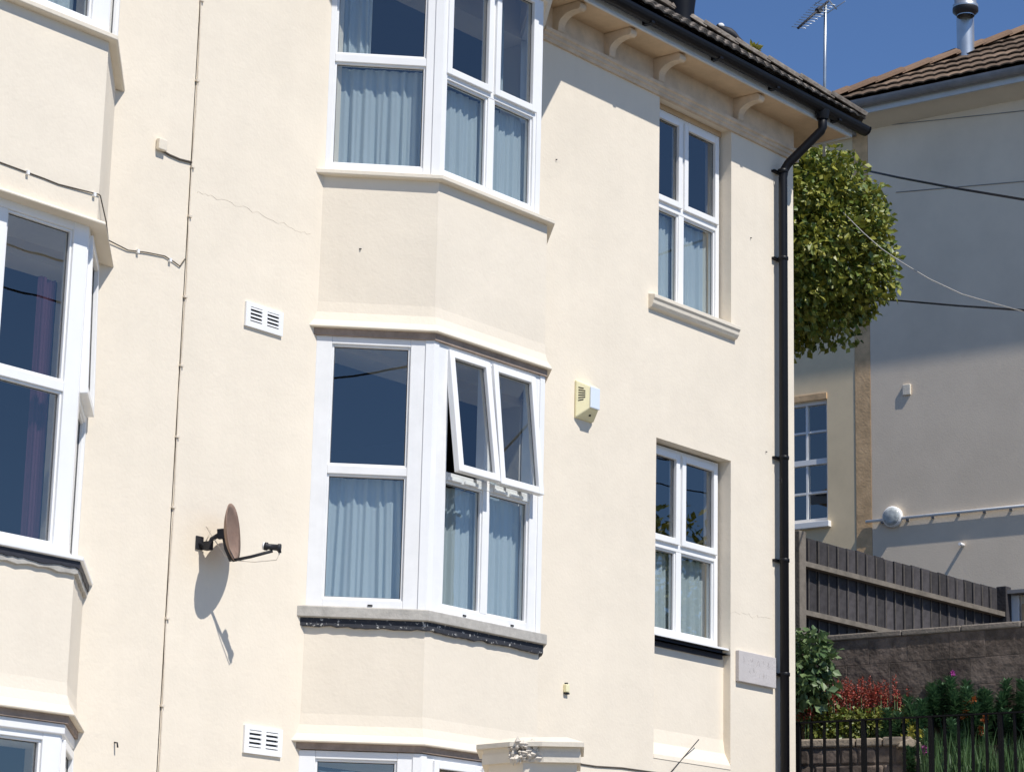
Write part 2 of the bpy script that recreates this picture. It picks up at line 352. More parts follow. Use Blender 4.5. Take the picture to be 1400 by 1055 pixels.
def bay_head(house, base, z, ztop, tp=.05, flare=.17, name='bay_panel', drop=.03):
    """flared weathering at the foot of a bay panel, running up to ztop"""
    pr = [(-.14, ztop), (-tp, ztop), (-tp, z+flare), (-tp+.006, z+flare*.6), (-tp+.022, z+flare*.28), (-.006, z+.014), (0, z+.002), (-.002, z-.004), (-.028, z-.006), (-.14, z-.006)]
    if drop > .01: obj('head_board', M['headboard'], house, lambda b: b.sweep(base, [(-.030, z-.004), (-.030, z-drop+.004), (-.14, z-drop+.004), (-.14, z-.004)], BEND))
    return obj(name, M['cream'], house, lambda b: b.sweep(base, pr, BEND))
def slabfill(b, base, t, z0, z1):
    pts = [(base[0][0]+t*S2, .02), (base[1][0]+t*S2-t, base[1][1]+t), (base[2][0]-t*S2+t, base[2][1]+t), (base[3][0]-t*S2, .02)]
    b.prism([(x, y, z0) for x, y in pts], (0, 0, z1-z0))
def sweepobj(house, name, m, base, pr, ends=BEND, bevel=0, smooth=False, **kw): return obj(name, m, house, lambda b: b.sweep(base, pr, ends, smooth), bevel=bevel, **kw)

# ================================================================== main house
H = thing('terraced_house', (13.2, 0, G), 'cream rendered end of terrace house with canted bay, black gutter and black downpipe', 'house')
XP, XE = 9.9, 16.48
XL, PB, XR = 10.968, .571, 12.691
bb = bay_base(XL, PB, XR)
Z1, Z2, Z3, Z4 = 5.226, 4.191, 2.426, 1.608
ZH = 6.80
WU = (14.645, 15.60, 5.24, 6.835); WLo = (14.64, 15.60, 2.69, 4.173); AP = (14.64, 15.60, 1.87, 2.69)
holes = [(XL+.2, XR+PB-.2, Z1+.05, ZH-.05), (XL+.2, XR+PB-.2, Z3+.05, Z2-.1), (XL+.2, XR+PB-.2, -.3, Z4-.1), WU, WLo]
def mainwall(b):
    wall_holes(b, XP, XE, G, 7.16, holes+[AP], 0, .25)
    b.add([(XE, 0, G), (XE, 7, G), (XE, 7, 7.16), (XE, 0, 7.16)], [(0, 1, 2, 3)]); b.add([(XE, 7, G), (XP, 7, G), (XP, 7, 7.16), (XE, 7, 7.16)], [(0, 1, 2, 3)])
    b.add([(XE-.25, .25, G), (XE-.25, 7, G), (XE-.25, 7, 7.16), (XE-.25, .25, 7.16)], [(3, 2, 1, 0)])
obj('wall', M['cream'], H, mainwall)
# recessed apron panel below the lower side window, sloping out at its foot
obj('recessed_panel', M['cream'], H, lambda b: b.prism([(AP[0], .065, 2.69), (AP[0], .24, 2.69), (AP[0], .24, 1.80), (AP[0], -.004, 1.84), (AP[0], .0, 1.87), (AP[0], .05, 1.96), (AP[0], .064, 2.06)], (AP[1]-AP[0], 0, 0)))
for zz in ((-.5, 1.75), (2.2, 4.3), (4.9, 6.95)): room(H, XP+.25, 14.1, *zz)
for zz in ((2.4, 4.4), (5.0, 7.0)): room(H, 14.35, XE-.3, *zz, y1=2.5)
# bay panels, sills, heads
bay_head(H, bb, Z2, Z1-.03, name='bay_panel', drop=.055)
bay_head(H, bb, Z4, Z3-.06, name='bay_panel', drop=.05)
obj('bay_slab', M['cream_trim'], H, lambda b: slabfill(b, bb, .14, Z1-.06, Z1-.012)); obj('bay_slab', M['cream_trim'], H, lambda b: slabfill(b, bb, .14, Z2-.05, Z2+.05))
obj('bay_slab', M['cream_trim'], H, lambda b: slabfill(b, bb, .14, Z3-.07, Z3-.012)); obj('bay_slab', M['cream_trim'], H, lambda b: slabfill(b, bb, .14, Z4-.05, Z4+.05))
sweepobj(H, 'window_sill', M['cream_trim'], bb, [(0, Z1-.004), (0, Z1-.030), (-.012, Z1-.036), (-.14, Z1-.036), (-.14, Z1+.012), (-.05, Z1+.008)], bevel=.003)
sweepobj(H, 'window_sill', M['sill'], bb, [(0, Z3-.002), (0, Z3-.066), (-.02, Z3-.070), (-.15, Z3-.070), (-.15, Z3+.012), (-.05, Z3+.010)], bevel=.004, label='grey stone sill with flaking dark strip under it')
def ragged(b, path, ends, t, z0, h, seed):
    r = random.Random(seed); pts = []
    for i in range(len(path)-1):
        a, c = Vector(path[i]), Vector(path[i+1]); n = max(2, int((c-a).length/.035))
        pts += [tuple(a.lerp(c, k/n)) for k in range(n)]
    pts.append(path[-1]); 
    d = [Vector(pts[i+1])-Vector(pts[i]) for i in range(len(pts)-1)]
    vs = []; amp = 0
    for i, P in enumerate(pts):
        if i == 0: m = Vector(ends[0])
        elif i == len(pts)-1: m = Vector(ends[1])
        else:
            n1 = Vector((d[i-1].y, -d[i-1].x)).normalized(); n2 = Vector((d[i].y, -d[i].x)).normalized(); m = (n1+n2).normalized(); m = m/m.dot(n2)
        amp = amp*.4+r.uniform(-.007, .006); hh = h+amp
        for o, z in ((-t, z0), (-t, z0-hh), (-t-.012, z0-hh-.004), (-t-.03, z0-hh), (-t-.03, z0)): vs.append((P[0]+m.x*o, P[1]+m.y*o, z))
    k = 5; fs = []
    for i in range(len(pts)-1):
        for j in range(k-1): fs.append((i*k+j, (i+1)*k+j, (i+1)*k+j+1, i*k+j+1))
    b.add(vs, fs)
obj('sill_flashing', M['chipped'], H, lambda b: ragged(b, bb, BEND, .022, Z3-.066, .055, 3))
# window sets of the bay
def bay_windows(house, base, t, za, zb, zt, sash, opn=((0, 0), (0, 0), (0, 0)), wcant=(.05, .11), wfront=(.08, .08), m=None, tz=None, right_sash=True):
    fl, ff, fr, L, FW = facets(base, t)
    window(house, fl, .0, L-.004, za, zb, zt, None, False, wl=wcant[0], wr=wcant[1], m=m)
    window(house, ff, .004, FW-.004, za, zb, tz or zt, FW/2, sash, wl=wfront[0], wr=wfront[1], opn=opn[1], m=m)
    window(house, fr, .004, L, za, zb, tz or zt, None, right_sash, wl=wcant[1], wr=wcant[0], opn=opn[2], m=m)
    return fl, ff, fr, L, FW
bu = bay_base(XL, PB, 12.60)
F_up = bay_windows(H, bu, .055, Z1+.004, ZH, 6.00, True, wcant=(.038, .10), wfront=(.05, .068), tz=5.935)
F_lo = bay_windows(H, bb, .05, Z3+.006, Z2-.05, 3.29, True, opn=((0, 0), (8, 6.5), (0, 0)), wcant=(.10, .14), wfront=(.15, .118), tz=3.30, m=M['frame_dirty'])
F_gr = bay_windows(H, bb, .05, -.2, Z4-.05, .7, True, wcant=(.10, .14), wfront=(.12, .12))
# corner posts of the bays
for (fx, za, zb, t) in ((F_up, Z1+.006, ZH, .048), (F_lo, Z3+.008, Z2-.052, .043), (F_gr, -.2, Z4-.052, .043)):
    ff, FW = fx[1], fx[4]
    for u in (0, FW):
        c = ff.p(u, 0, 0); sg = 1 if u else -1
        pth = [(c.x-.05*.7071, c.y+.05*.7071), (c.x, c.y), (c.x+.045, c.y)] if not u else [(c.x-.045, c.y), (c.x, c.y), (c.x+.05*.7071, c.y+.05*.7071)]
        obj('corner_post', M['upvc'], H, lambda b: b.sweep(pth, [(-.01, za), (.007, za), (.007, zb), (-.01, zb)]))
# trickle vents and drain slots on the lower bay
ff = F_lo[1]
for u in (.17, .33, .62, .78): obj('trickle_vent', M['upvc'], H, lambda b: ff.box(b, u, u+.13, 3.276, 3.300, .0, .012), bevel=.004)
for pl, us in ((F_lo[0], (.38,)), (F_lo[1], (.35, .82))):
    for u in us: obj('drain_slot', M['slot'], H, lambda b: pl.box(b, u, u+.03, Z3+.016, Z3+.026, -.01, .004))
obj('casement_stay', M['darkmetal'], H, lambda b: (ff.box(b, .42, .45, 3.33, 3.35, .0, .07), ff.box(b, .72, .74, 3.33, 3.38, .0, .05), ff.box(b, .86, .90, 3.33, 3.36, .0, .045)))
# eaves
E0, EB = .285, .80
ZS = 7.10
outl = [(XP, -E0), (10.86-.02, -E0), (10.86+EB-E0-.02, -EB), (13.34-(EB-E0), -EB), (13.34, -E0), (16.88, -E0)]
sweepobj(H, 'soffit', M['soffit'], outl, [(-.005, ZS), (-.005, ZS+.02), (-1.1, ZS+.02), (-1.1, ZS)], ((0, -1), (0, -1)))
obj('soffit', M['soffit'], H, lambda b: b.box(XE+.002, 16.87, .83, 7.2, ZS, ZS+.02))
sweepobj(H, 'fascia', M['fascia'], outl, [(.018, ZS-.012), (.018, ZS+.125), (-.005, ZS+.125), (-.005, ZS-.012)], ((0, -1), (0, -1)), bevel=.003)
obj('fascia', M['fascia'], H, lambda b: b.box(16.88, 16.90, -E0-.018, 7.3, ZS-.012, ZS+.125))
# wall frieze above the bay heads and the moulding
sweepobj(H, 'bay_frieze', M['cream_trim'], bay_base(XL, PB, 12.62), [(-.03, ZH-.03), (.03, ZH+.10), (.03, ZS), (-.16, ZS), (-.16, ZH-.03)], BEND)
obj('frieze', M['eaves'], H, lambda b: b.box(XR+.5, XE+.004, -.006, .01, 6.913, ZS))  # strip carries the wall's bounce and shade tone in its colour, plus staining
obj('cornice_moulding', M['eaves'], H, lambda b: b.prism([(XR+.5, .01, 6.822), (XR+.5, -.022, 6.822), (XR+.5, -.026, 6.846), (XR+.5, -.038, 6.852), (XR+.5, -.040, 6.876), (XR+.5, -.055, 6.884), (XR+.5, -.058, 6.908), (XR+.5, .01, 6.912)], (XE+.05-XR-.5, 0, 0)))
def corbel(x):
    pr = [(0, 6.913), (.052, 6.913), (.060, 6.925), (.060, 6.955)]
    for k in range(9):
        a = k/8*math.pi/2; pr.append((.205-.145*math.cos(a), 6.955+.085*math.sin(a)))
    pr += [(.235, 7.036), (.252, 7.046), (.258, 7.066), (.252, 7.084), (.240, ZS-.002), (0, ZS-.002)]
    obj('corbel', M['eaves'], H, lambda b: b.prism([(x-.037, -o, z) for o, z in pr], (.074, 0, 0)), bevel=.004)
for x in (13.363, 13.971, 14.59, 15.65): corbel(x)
# gutter with brackets
gx = [(XP, -E0-.02)] + [(x, y-.02) for x, y in outl[1:-1]] + [(17.0, -E0-.02)]
gp = []
for k in range(11):
    a = math.pi*k/10; gp.append((.056-.056*math.cos(a), ZS+.085-.066*math.sin(a)))
gp2 = [(.056+(o-.056)*.9, ZS+.085+(z-ZS-.085)*.9) for o, z in gp][::-1]
sweepobj(H, 'gutter', M['black'], gx, gp+gp2, ((0, -1), (0, -1)))
for x in (13.30, 14.02, 14.90, 15.68, 16.58):
    obj('gutter_bracket', M['black'], H, lambda b: b.box(x-.02, x+.02, -E0-.112, -E0-.019, ZS+.016, ZS+.06), bevel=.006)
obj('gutter_end_cap', M['black'], H, lambda b: b.prism([(17.0, -E0-.02-o*1.05, z) for o, z in gp], (.012, 0, 0)))
# downpipe with swan neck
px_ = 16.225
dp = [(16.36, -E0-.076, ZS+.045), (16.36, -E0-.076, ZS-.10), (16.355, -E0-.066, ZS-.125), (16.25, -.10, 6.715), (px_+.012, -.075, 6.665), (px_, -.07, 6.60), (px_, -.07, G+.3)]
obj('downpipe', M['black'], H, lambda b: b.tube(dp, .036, 12))
for z in (6.86-.2, 5.93, 4.31, 3.50, 2.62, 1.7):
    obj('pipe_collar', M['black'], H, lambda b: (b.lathe((px_, -.07, z-.022), [(.037, 0), (.041, .003), (.041, .028), (.037, .031)], n=14), b.box(px_-.062, px_+.062, -.03, -.0, z-.014, z+.004)))
obj('gutter_outlet', M['black'], H, lambda b: b.lathe((16.36, -E0-.076, ZS-.03), [(.044, 0), (.05, .02), (.06, .075)], n=14))
# roof: hipped slab with real tiles over the slopes in view
TP = .743; EZ = ZS+.125
def roofslab(b):
    x1, y0, y1 = 16.93, -E0-.06, 7.2; yr = (y0+y1)/2; zr = EZ+TP*(yr-y0); d = .03
    A = [(XP, y0, EZ), (x1, y0, EZ), (x1, y1, EZ), (XP, y1, EZ), (x1-(yr-y0), yr, zr), (XP, yr, zr)]
    lo = [(x, y, z-d) for x, y, z in A[:4]]
    b.add(A+lo, [(0, 1, 4, 5), (1, 2, 4), (2, 3, 5, 4), (0, 6, 7, 1), (1, 7, 8, 2), (2, 8, 9, 3), (3, 9, 6, 0), (9, 8, 7, 6), (0, 5, 3, 9, 6)])
RF = obj('roof', M['tile'], H, roofslab)
# bay roof
obj('bay_roof', M['tile'], H, lambda b: b.add([(10.80, -E0, EZ), (11.34, -EB-.05, EZ-.03), (12.90, -EB-.05, EZ-.03), (13.44, -E0, EZ), (12.4, .8, EZ+.85), (11.8, .8, EZ+.85)], [(0, 1, 5), (1, 2, 4, 5), (2, 3, 4), (0, 3, 2, 1)]))
def tile_mesh(wd, ln, name, m):
    b = MB(); n = 10; top = []; bot = []
    for k in range(n+1):
        s = k/n; h = .011*abs(math.sin(math.pi*s*2))**.8+.003
        top.append((s*wd, h)); bot.append((s*wd, h-.014))
    ring = top+bot[::-1]
    b.prism([(u, 0, h) for u, h in ring], (0, ln, 0)); me = bpy.data.meshes.new(name); me.from_pydata([tuple(v) for v in b.v], [], b.f); me.update(); me.materials.append(m); return me
def tiles(parent, me, O, U, Vv, rows, cols, wd, gauge, keep, ln, r, lift=.012):
    U = Vector(U).normalized(); Vv = Vector(Vv).normalized(); W = U.cross(Vv)
    for j in range(rows):
        for i in range(cols):
            u = i*wd; v = j*gauge
            if not keep(u+wd/2, v): continue
            o = bpy.data.objects.new('tile', me); col.objects.link(o); o.parent = parent
            tl = math.atan2(lift+.006, gauge) + r.uniform(-.008, .008)
            V2 = Vv*math.cos(tl)-W*math.sin(tl); W2 = U.cross(V2)
            p = Vector(O)-BASE[parent.name]+U*(u+r.uniform(-.004, .004))+Vv*(v+r.uniform(-.006, .006))+W*(.006+lift+.012)
            o.matrix_local = Matrix((U, V2, W2)).transposed().to_4x4(); o.location = p
tm = tile_mesh(.228, .33, 'roof_tile', M['tile'])
tiles(RF, tm, (13.36, -E0-.095, EZ), (1, 0, 0), (0, 1, TP), 4, 16, .225, .29, lambda u, v: u < 3.62-v*.8, .33, random.Random(2))
def hiptiles(parent, P0, d, n, m, w=.13, ln=.34):
    d = Vector(d).normalized(); side = d.cross(Vector((0, 0, 1))).normalized(); upv = side.cross(d)
    for k in range(n):
        P = Vector(P0)+d*(k*ln*.88); pts = []
        for a in range(9):
            t = math.pi*a/8; pts.append(P+side*(w*math.cos(t))+upv*(w*.62*math.sin(t)+.02*0))
        inner = [P+(q-P)*.8 for q in pts]
        b = MB(); b.prism(pts+inner[::-1], d*ln+upv*.018); b.build('hip_tile', m, parent)
hiptiles(RF, (16.96, -E0-.09, EZ+.012), (-1, 1, TP), 9, M['tile'], w=.11)
# side windows
puW = Pl((WU[0], .10), (1, 0)); W_ = WU[1]-WU[0]
window(H, puW, 0.03, W_-.02, WU[2]+.0, WU[3]-.045, 6.04, .435, True, w=.046, tr=.07)
obj('window_head_filler', M['soffit'], H, lambda b: b.box(WU[0]+.003, WU[1]-.003, .095, .16, WU[3]-.045, WU[3]-.002))
plW = Pl((WLo[0], .10), (1, 0))
window(H, plW, 0.03, W_-.02, WLo[2]+.055, WLo[3]-.012, 3.43, .435, True, w=.046, tr=.07)
obj('window_sill', M['cream_trim'], H, lambda b: b.prism([(14.525, .09, 5.262), (14.525, -.062, 5.232), (14.525, -.062, 5.205), (14.525, -.050, 5.190), (14.525, -.046, 5.165), (14.525, -.030, 5.140), (14.525, 0, 5.125), (14.525, .09, 5.125)], (1.12, 0, 0)), bevel=.004, label='moulded cream stone sill')
obj('window_sill', M['upvc'], H, lambda b: b.prism([(14.642, .09, 2.748), (14.642, .012, 2.738), (14.642, .012, 2.722), (14.642, .09, 2.722)], (.955, 0, 0)), bevel=.002)
obj('sill_flashing', M['lead'], H, lambda b: b.box(14.642, 15.56, .045, .066, 2.655, 2.722))
# air vents
def airvent(x0, x1, z0, z1):
    v = obj('air_vent', M['upvc'], H, lambda b: wall_holes(b, x0, x1, z0, z1, [(x0+.035, x0+.135, z0+.032, z1-.02), (x1-.135, x1-.035, z0+.032, z1-.02)], -.016, -.002))
    obj('vent_back', M['slot'], v, lambda b: b.box(x0+.01, x1-.01, -.0035, -.0005, z0+.01, z1-.01))
    obj('vent_edge', M['upvc'], v, lambda b: (b.box(x0, x1, -.0158, -.0, z0-.004, z0), b.box(x0, x1, -.0158, -.0, z1, z1+.004), b.box(x0-.004, x0, -.0158, 0, z0-.004, z1+.004), b.box(x1, x1+.004, -.0158, 0, z0-.004, z1+.004)))
    for xa in (x0+.035, x1-.135):
        for k in range(4):
            zc = z0+.040+k*(z1-z0-.05)/4; obj('slat', M['upvc'], v, lambda b: b.prism([(xa, -.004, zc+.016), (xa, -.019, zc+.003), (xa, -.019, zc-.003), (xa, -.004, zc+.009)], (.1, 0, 0)))
airvent(10.405, 10.72, 4.062, 4.206); airvent(10.565, 10.875, 1.500, 1.655)
# little hooks and nails in the render
for q in ((760, 218), (1026, 325), (1047, 617), (492, 340), (157, 1014), (1030, 148)):
    P = onpl(*q, Vector((0, 0, 0)), Vector((0, 1, 0)))
    if q[0] == 492: P = P+Vector((-.3, -.36, 0)); P = onpl(*q, Vector((XL+.07, 0, 0)), Vector((1, 1, 0)))
    if q[0] == 157: continue
    obj('wall_hook', M['darkmetal'], H, lambda b: b.tube([P+Vector((0, .005, 0)), P+Vector((0, -.012, -.004))], .004, 6))

def crack(house, pts, seed, y=-.0006, rad=.0007):
    r = random.Random(seed); P = []
    for i in range(len(pts)-1):
        for k in range(8):
            f_ = k/8; P.append(onpl(pts[i][0]+(pts[i+1][0]-pts[i][0])*f_+r.uniform(-2, 2), pts[i][1]+(pts[i+1][1]-pts[i][1])*f_+r.uniform(-2.6, 2.6), Vector((0, y, 0)), Vector((0, 1, 0))))
    obj('crack', M['crack'], house, lambda b: b.tube(P, [rad*(.5+r.random()) for _ in P], 5))
crack(H, [(1000, 836), (1030, 842), (1060, 846)], 1); crack(H, [(268, 262), (300, 272), (345, 288), (400, 312), (430, 322)], 2)
# worn lettering is added with the plaque below
# ================================================================== adjoining house
HN = thing('terraced_house', (7.5, 0, G), 'adjoining cream rendered house beyond the vertical cable, with a purple curtain in its bay', 'house')
XL2, P2, XR2 = 7.50-.578, .578, 8.764
b2 = bay_base(XL2, P2, XR2); U1, U2, U3, U4 = 5.269, 4.166, 2.329, 1.495
holes2 = [(XL2+.2, XR2+P2-.2, U1+.05, 6.75), (XL2+.2, XR2+P2-.2, U3+.05, U2-.1), (XL2+.2, XR2+P2-.2, -.3, U4-.1)]
def nwall(b):
    wall_holes(b, 4.5, XP-.004, G, 7.16, holes2, .003, .25); b.add([(4.5, 0, G), (4.5, 7, G), (4.5, 7, 7.16), (4.5, 0, 7.16)], [(3, 2, 1, 0)])
    b.add([(XP-.004, 7, G), (4.5, 7, G), (4.5, 7, 7.16), (XP-.004, 7, 7.16)], [(0, 1, 2, 3)])
obj('wall', M['cream'], HN, nwall)
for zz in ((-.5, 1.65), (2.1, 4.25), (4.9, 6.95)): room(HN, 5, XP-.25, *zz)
bay_head(HN, b2, U2, U1-.03, tp=.05, flare=.02, drop=.004); bay_head(HN, b2, U4, U3-.04, tp=.05, drop=.05)
for z in (U1-.02, U2+.04, U3-.02, U4+.04): obj('bay_slab', M['cream_trim'], HN, lambda b: slabfill(b, b2, .14, z-.05, z+.004))
sweepobj(HN, 'window_sill', M['cream_trim'], b2, [(0, U1-.004), (0, U1-.030), (-.012, U1-.036), (-.14, U1-.036), (-.14, U1+.012), (-.05, U1+.008)], bevel=.003)
sweepobj(HN, 'window_sill', M['upvc'], b2, [(-.005, U3-.002), (-.005, U3-.022), (-.02, U3-.026), (-.15, U3-.026), (-.15, U3+.008), (-.05, U3+.006)], bevel=.003)
obj('sill_flashing', M['lead'], HN, lambda b: ragged(b, b2, BEND, .022, U3-.024, .04, 8)); obj('sill_bedding', M['sill'], HN, lambda b: ragged(b, b2, BEND, .03, U3-.05, .045, 9))
F2u = bay_windows(HN, b2, .055, U1+.006, 6.8, 6.0, False, wcant=(.06, .06), wfront=(.10, .12))
F2m = bay_windows(HN, b2, .09, U3+.004, U2-.002, 3.237, False, opn=((0, 0), (0, 0), (1.6, 0)), wcant=(.05, .09), wfront=(.09, .10), right_sash=True)
F2g = bay_windows(HN, b2, .06, -.2, U4-.09, .6, False, opn=((0, 0), (0, 0), (1.5, 0)), wcant=(.05, .08), wfront=(.09, .12))
sweepobj(HN, 'window_head', M['frame_dirty'], b2, [(-.045, U4-.048), (-.045, U4-.10), (-.06, U4-.105), (-.13, U4-.105), (-.13, U4-.048)], bevel=.004)
obj('soffit', M['soffit'], HN, lambda b: b.box(4.5, XP-.004, -E0, 0, ZS, ZS+.02)); obj('fascia', M['fascia'], HN, lambda b: b.box(4.5, XP-.004, -E0-.018, -E0-.001, ZS-.012, ZS+.12))
obj('roof', M['tile'], HN, lambda b: b.add([(4.5, -E0-.06, EZ), (XP-.003, -E0-.06, EZ), (XP-.003, 3.43, EZ+TP*3.77), (4.5, 3.43, EZ+TP*3.77), (4.5, 7.2, EZ), (XP-.003, 7.2, EZ)], [(0, 1, 2, 3), (3, 2, 5, 4), (0, 3, 4), (1, 5, 2), (0, 4, 5, 1)]))
P = onpl(157, 1014, Vector((0, 0, 0)), Vector((0, 1, 0)))
obj('wall_hook', M['darkmetal'], HN, lambda b: b.tube([P+Vector((0, .01, 0)), P+Vector((0, -.02, -.004)), P+Vector((.002, -.024, -.03))], .005, 6))

# ================================================================== curtains
def net(pl, u0, u1, z0, z1, label, **kw): return curtain('net_curtain', M['net'], pl, u0, u1, z0, z1, kw.pop('d', -.10), label, **kw)
fl, ff, fr, L, FW = F_up
net(fl, .02, L-.08, Z1+.01, 5.962, 'pale net half curtain in the slanting side of the upper bay', folds=8, seed=1)
net(ff, .03, FW/2+.01, Z1+.01, 5.898, 'pale net half curtain in the upper bay front beside the corner post', folds=6, seed=2)
net(ff, FW/2+.02, FW-.03, Z1+.01, 5.898, 'pale net half curtain in the upper bay front beside the bare wall', folds=6, seed=3)
curtain('curtain', M['net'], fl, .06, .27, 5.99, 6.75, -.12, 'long pale curtain drawn aside above the upper bay transom', folds=3, amp=.02, seed=4)
curtain('curtain', M['net'], ff, FW-.26, FW-.10, Z1+.9, 6.75, -.25, 'long pale curtain behind the upper bay front by the wall', folds=3, amp=.02, seed=5)
fl, ff, fr, L, FW = F_lo
net(fl, .09, L-.12, Z3+.02, 3.255, 'pale net half curtain in the slanting side of the lower bay, parted at its foot', folds=7, seed=6, flare=.06)
net(ff, .10, FW/2+.01, Z3+.02, 3.262, 'pale net half curtain under the open casements beside the corner post', folds=6, seed=7)
net(ff, FW/2+.02, FW-.11, Z3+.02, 3.262, 'pale net half curtain under the open casements beside the alarm box wall', folds=6, seed=8)
curtain('curtain', M['net'], ff, FW-.40, FW-.17, 3.26, 4.05, -.22, 'long pale curtain behind the open casements', folds=3, amp=.022, seed=9)
curtain('net_curtain', M['net'], F_gr[0], .06, L-.1, .3, Z4-.16, -.14, 'dim net curtain in the ground floor bay below the lower vent', folds=9, seed=22)
net(puW, .05, .44, WU[2]+.02, 5.995, 'narrow net half curtain in the eaves side window, light nearer the bay', folds=4, seed=10)
net(puW, .44, W_-.05, WU[2]+.02, 5.995, 'narrow net half curtain in the eaves side window, light nearer the downpipe', folds=5, seed=11)
net(plW, .05, .44, WLo[2]+.07, 3.385, 'narrow net half curtain in the side window above the plaque, light nearer the bay', folds=4, seed=12)
net(plW, .44, W_-.05, WLo[2]+.07, 3.385, 'narrow net half curtain in the side window above the plaque, light nearer the downpipe', folds=5, seed=13)
ff2, FW2 = F2m[1], F2m[4]
curtain('curtain', M['purple'], ff2, FW2-.21, FW2-.10, U3+.03, 3.85, -.14, 'purple curtain hanging in the adjoining house bay', folds=3, amp=.02, seed=14)
curtain('curtain', M['net'], F2u[1], F2u[4]-.30, F2u[4]-.10, U1+.03, 6.7, -.2, 'pale curtain in the adjoining house upper bay', folds=3, amp=.02, seed=15)

# ================================================================== fixtures on the walls
D0 = Vector((10.127, 0, 2.675))
SD = thing('satellite_dish', D0, 'brown satellite dish on a dark bracket between the two bays', 'satellite dish')
ax = Vector((.637, -.77, .09)).normalized(); tA = Vector((0, 0, 1)); sd = ax.cross(tA).normalized()
ang = R(7); ax = (ax*math.cos(ang)+sd*math.sin(ang)).normalized(); sd = ax.cross(tA).normalized(); upd = sd.cross(ax)
dc = onpl(314, 728, Vector((0, -.17, 0)), Vector((0, 1, 0)))
def dish(b):
    n = 28; rings = 7; vs = []; fs = []
    for side in (0, 1):
        for i in range(rings+1):
            q = i/rings
            for k in range(n):
                a = 2*math.pi*k/n; c, s_ = math.cos(a), math.sin(a); c = math.copysign(abs(c)**.9, c); s_ = math.copysign(abs(s_)**.9, s_)
                vs.append(dc+sd*(.175*q*c)+upd*(.168*q*s_)+ax*(.045*q*q-.02-(.006 if side else 0)))
    m = (rings+1)*n
    for i in range(rings):
        for k in range(n):
            k2 = (k+1) % n; fs.append((i*n+k, (i+1)*n+k, (i+1)*n+k2, i*n+k2)); fs.append((m+i*n+k, m+i*n+k2, m+(i+1)*n+k2, m+(i+1)*n+k))
    for k in range(n): k2 = (k+1) % n; fs.append((rings*n+k, m+rings*n+k, m+rings*n+k2, rings*n+k2))
    b.add(vs, fs, True)
obj('reflector', M['dish_brown'], SD, dish)
obj('wall_plate', M['darkmetal'], SD, lambda b: b.box(D0.x-.03, D0.x+.03, -.010, 0, D0.z-.04, D0.z+.04), bevel=.004)
hub = dc-ax*.05+upd*.0
obj('mount_arm', M['darkmetal'], SD, lambda b: (b.tube([D0+Vector((0, -.005, -.01)), D0+Vector((.02, -.06, -.02)), D0+Vector((.03, -.075, .02)), hub-ax*.02+Vector((0, 0, -.01)), dc-ax*.02], .014, 10), b.obox(hub-sd*.02-upd*.03-ax*.02, sd*.04, upd*.055, ax*.04), b.obox(D0+Vector((.0, -.085, -.045)), (.035, 0, 0), (0, .05, 0), (0, 0, .05))))
foot = dc-upd*.165+ax*.02
obj('dish_spine', M['darkmetal'], SD, lambda b: b.tube([dc-ax*.035, dc-upd*.09-ax*.022, foot-ax*.012], [.014, .016, .018], 8))
lnb = foot+ax*.23+upd*.055
obj('feed_arm', M['darkmetal'], SD, lambda b: b.tube([foot-ax*.01, foot+ax*.10+upd*.012, lnb-upd*.02], .0095, 8))
obj('feed_horn', M['darkmetal'], SD, lambda b: (b.lathe(lnb-ax*.045+upd*.012, [(.0, 0), (.024, .0), (.024, .016), (.017, .02), (.019, .075), (.024, .08), (.024, .095), (0, .095)], axis=(ax-upd*.2), n=14), b.tube([lnb+ax*.04, lnb+ax*.042-upd*.035], .010, 8)))
obj('feed_cap', M['upvc'], SD, lambda b: b.lathe(lnb-ax*.056+upd*.015, [(0, 0), (.02, 0), (.023, .004), (.023, .010), (0, .0105)], axis=(ax-upd*.2), n=14))
obj('coaxial_cable', M['paintcable'], SD, lambda b: b.tube([lnb+ax*.042-upd*.035, lnb+ax*.02-upd*.075, foot+ax*.12-upd*.02, foot+ax*.02-upd*.004, foot-ax*.05+upd*.03, hub-upd*.07-ax*.02, hub-ax*.09+upd*.05, D0+Vector((.045, -.05, .07)), D0+Vector((.02, -.03, 0))], .0032, 6))
# alarm box
AB = thing('alarm_box', (13.76, 0, 4.13), 'yellowed wedge-shaped alarm box with side louvres and white front', 'alarm')
xa, xb, za, zb = 13.66, 13.865, 4.125, 4.405
fa, fb, fza, fzb, o_ = 13.715, 13.812, 4.195, 4.355, .10
bk = [(xa, 0, za), (xb, 0, za), (xb, 0, zb), (xa, 0, zb)]; fr_ = [(fa, -o_, fza), (fb, -o_, fza), (fb, -o_, fzb), (fa, -o_, fzb)]
mid = [(xa, -.018, za+.006), (xb, -.018, za+.006), (xb, -.018, zb-.006), (xa, -.018, zb-.006)]
obj('casing', M['alarm'], AB, lambda b: b.add(bk+mid+fr_, [(3, 2, 1, 0)]+[(i, (i+1) % 4, 4+(i+1) % 4, 4+i) for i in range(4)]+[(4+i, 4+(i+1) % 4, 8+(i+1) % 4, 8+i) for i in range(4)]+[(8, 9, 10, 11)]), bevel=.008)
obj('front_cover', M['lens'], AB, lambda b: b.box(fa-.004, fb+.004, -o_-.010, -o_+.003, fza+.002, fzb-.002), bevel=.006)
sA, sB = Vector(mid[0]), Vector(fr_[0]); sC = Vector(mid[3])
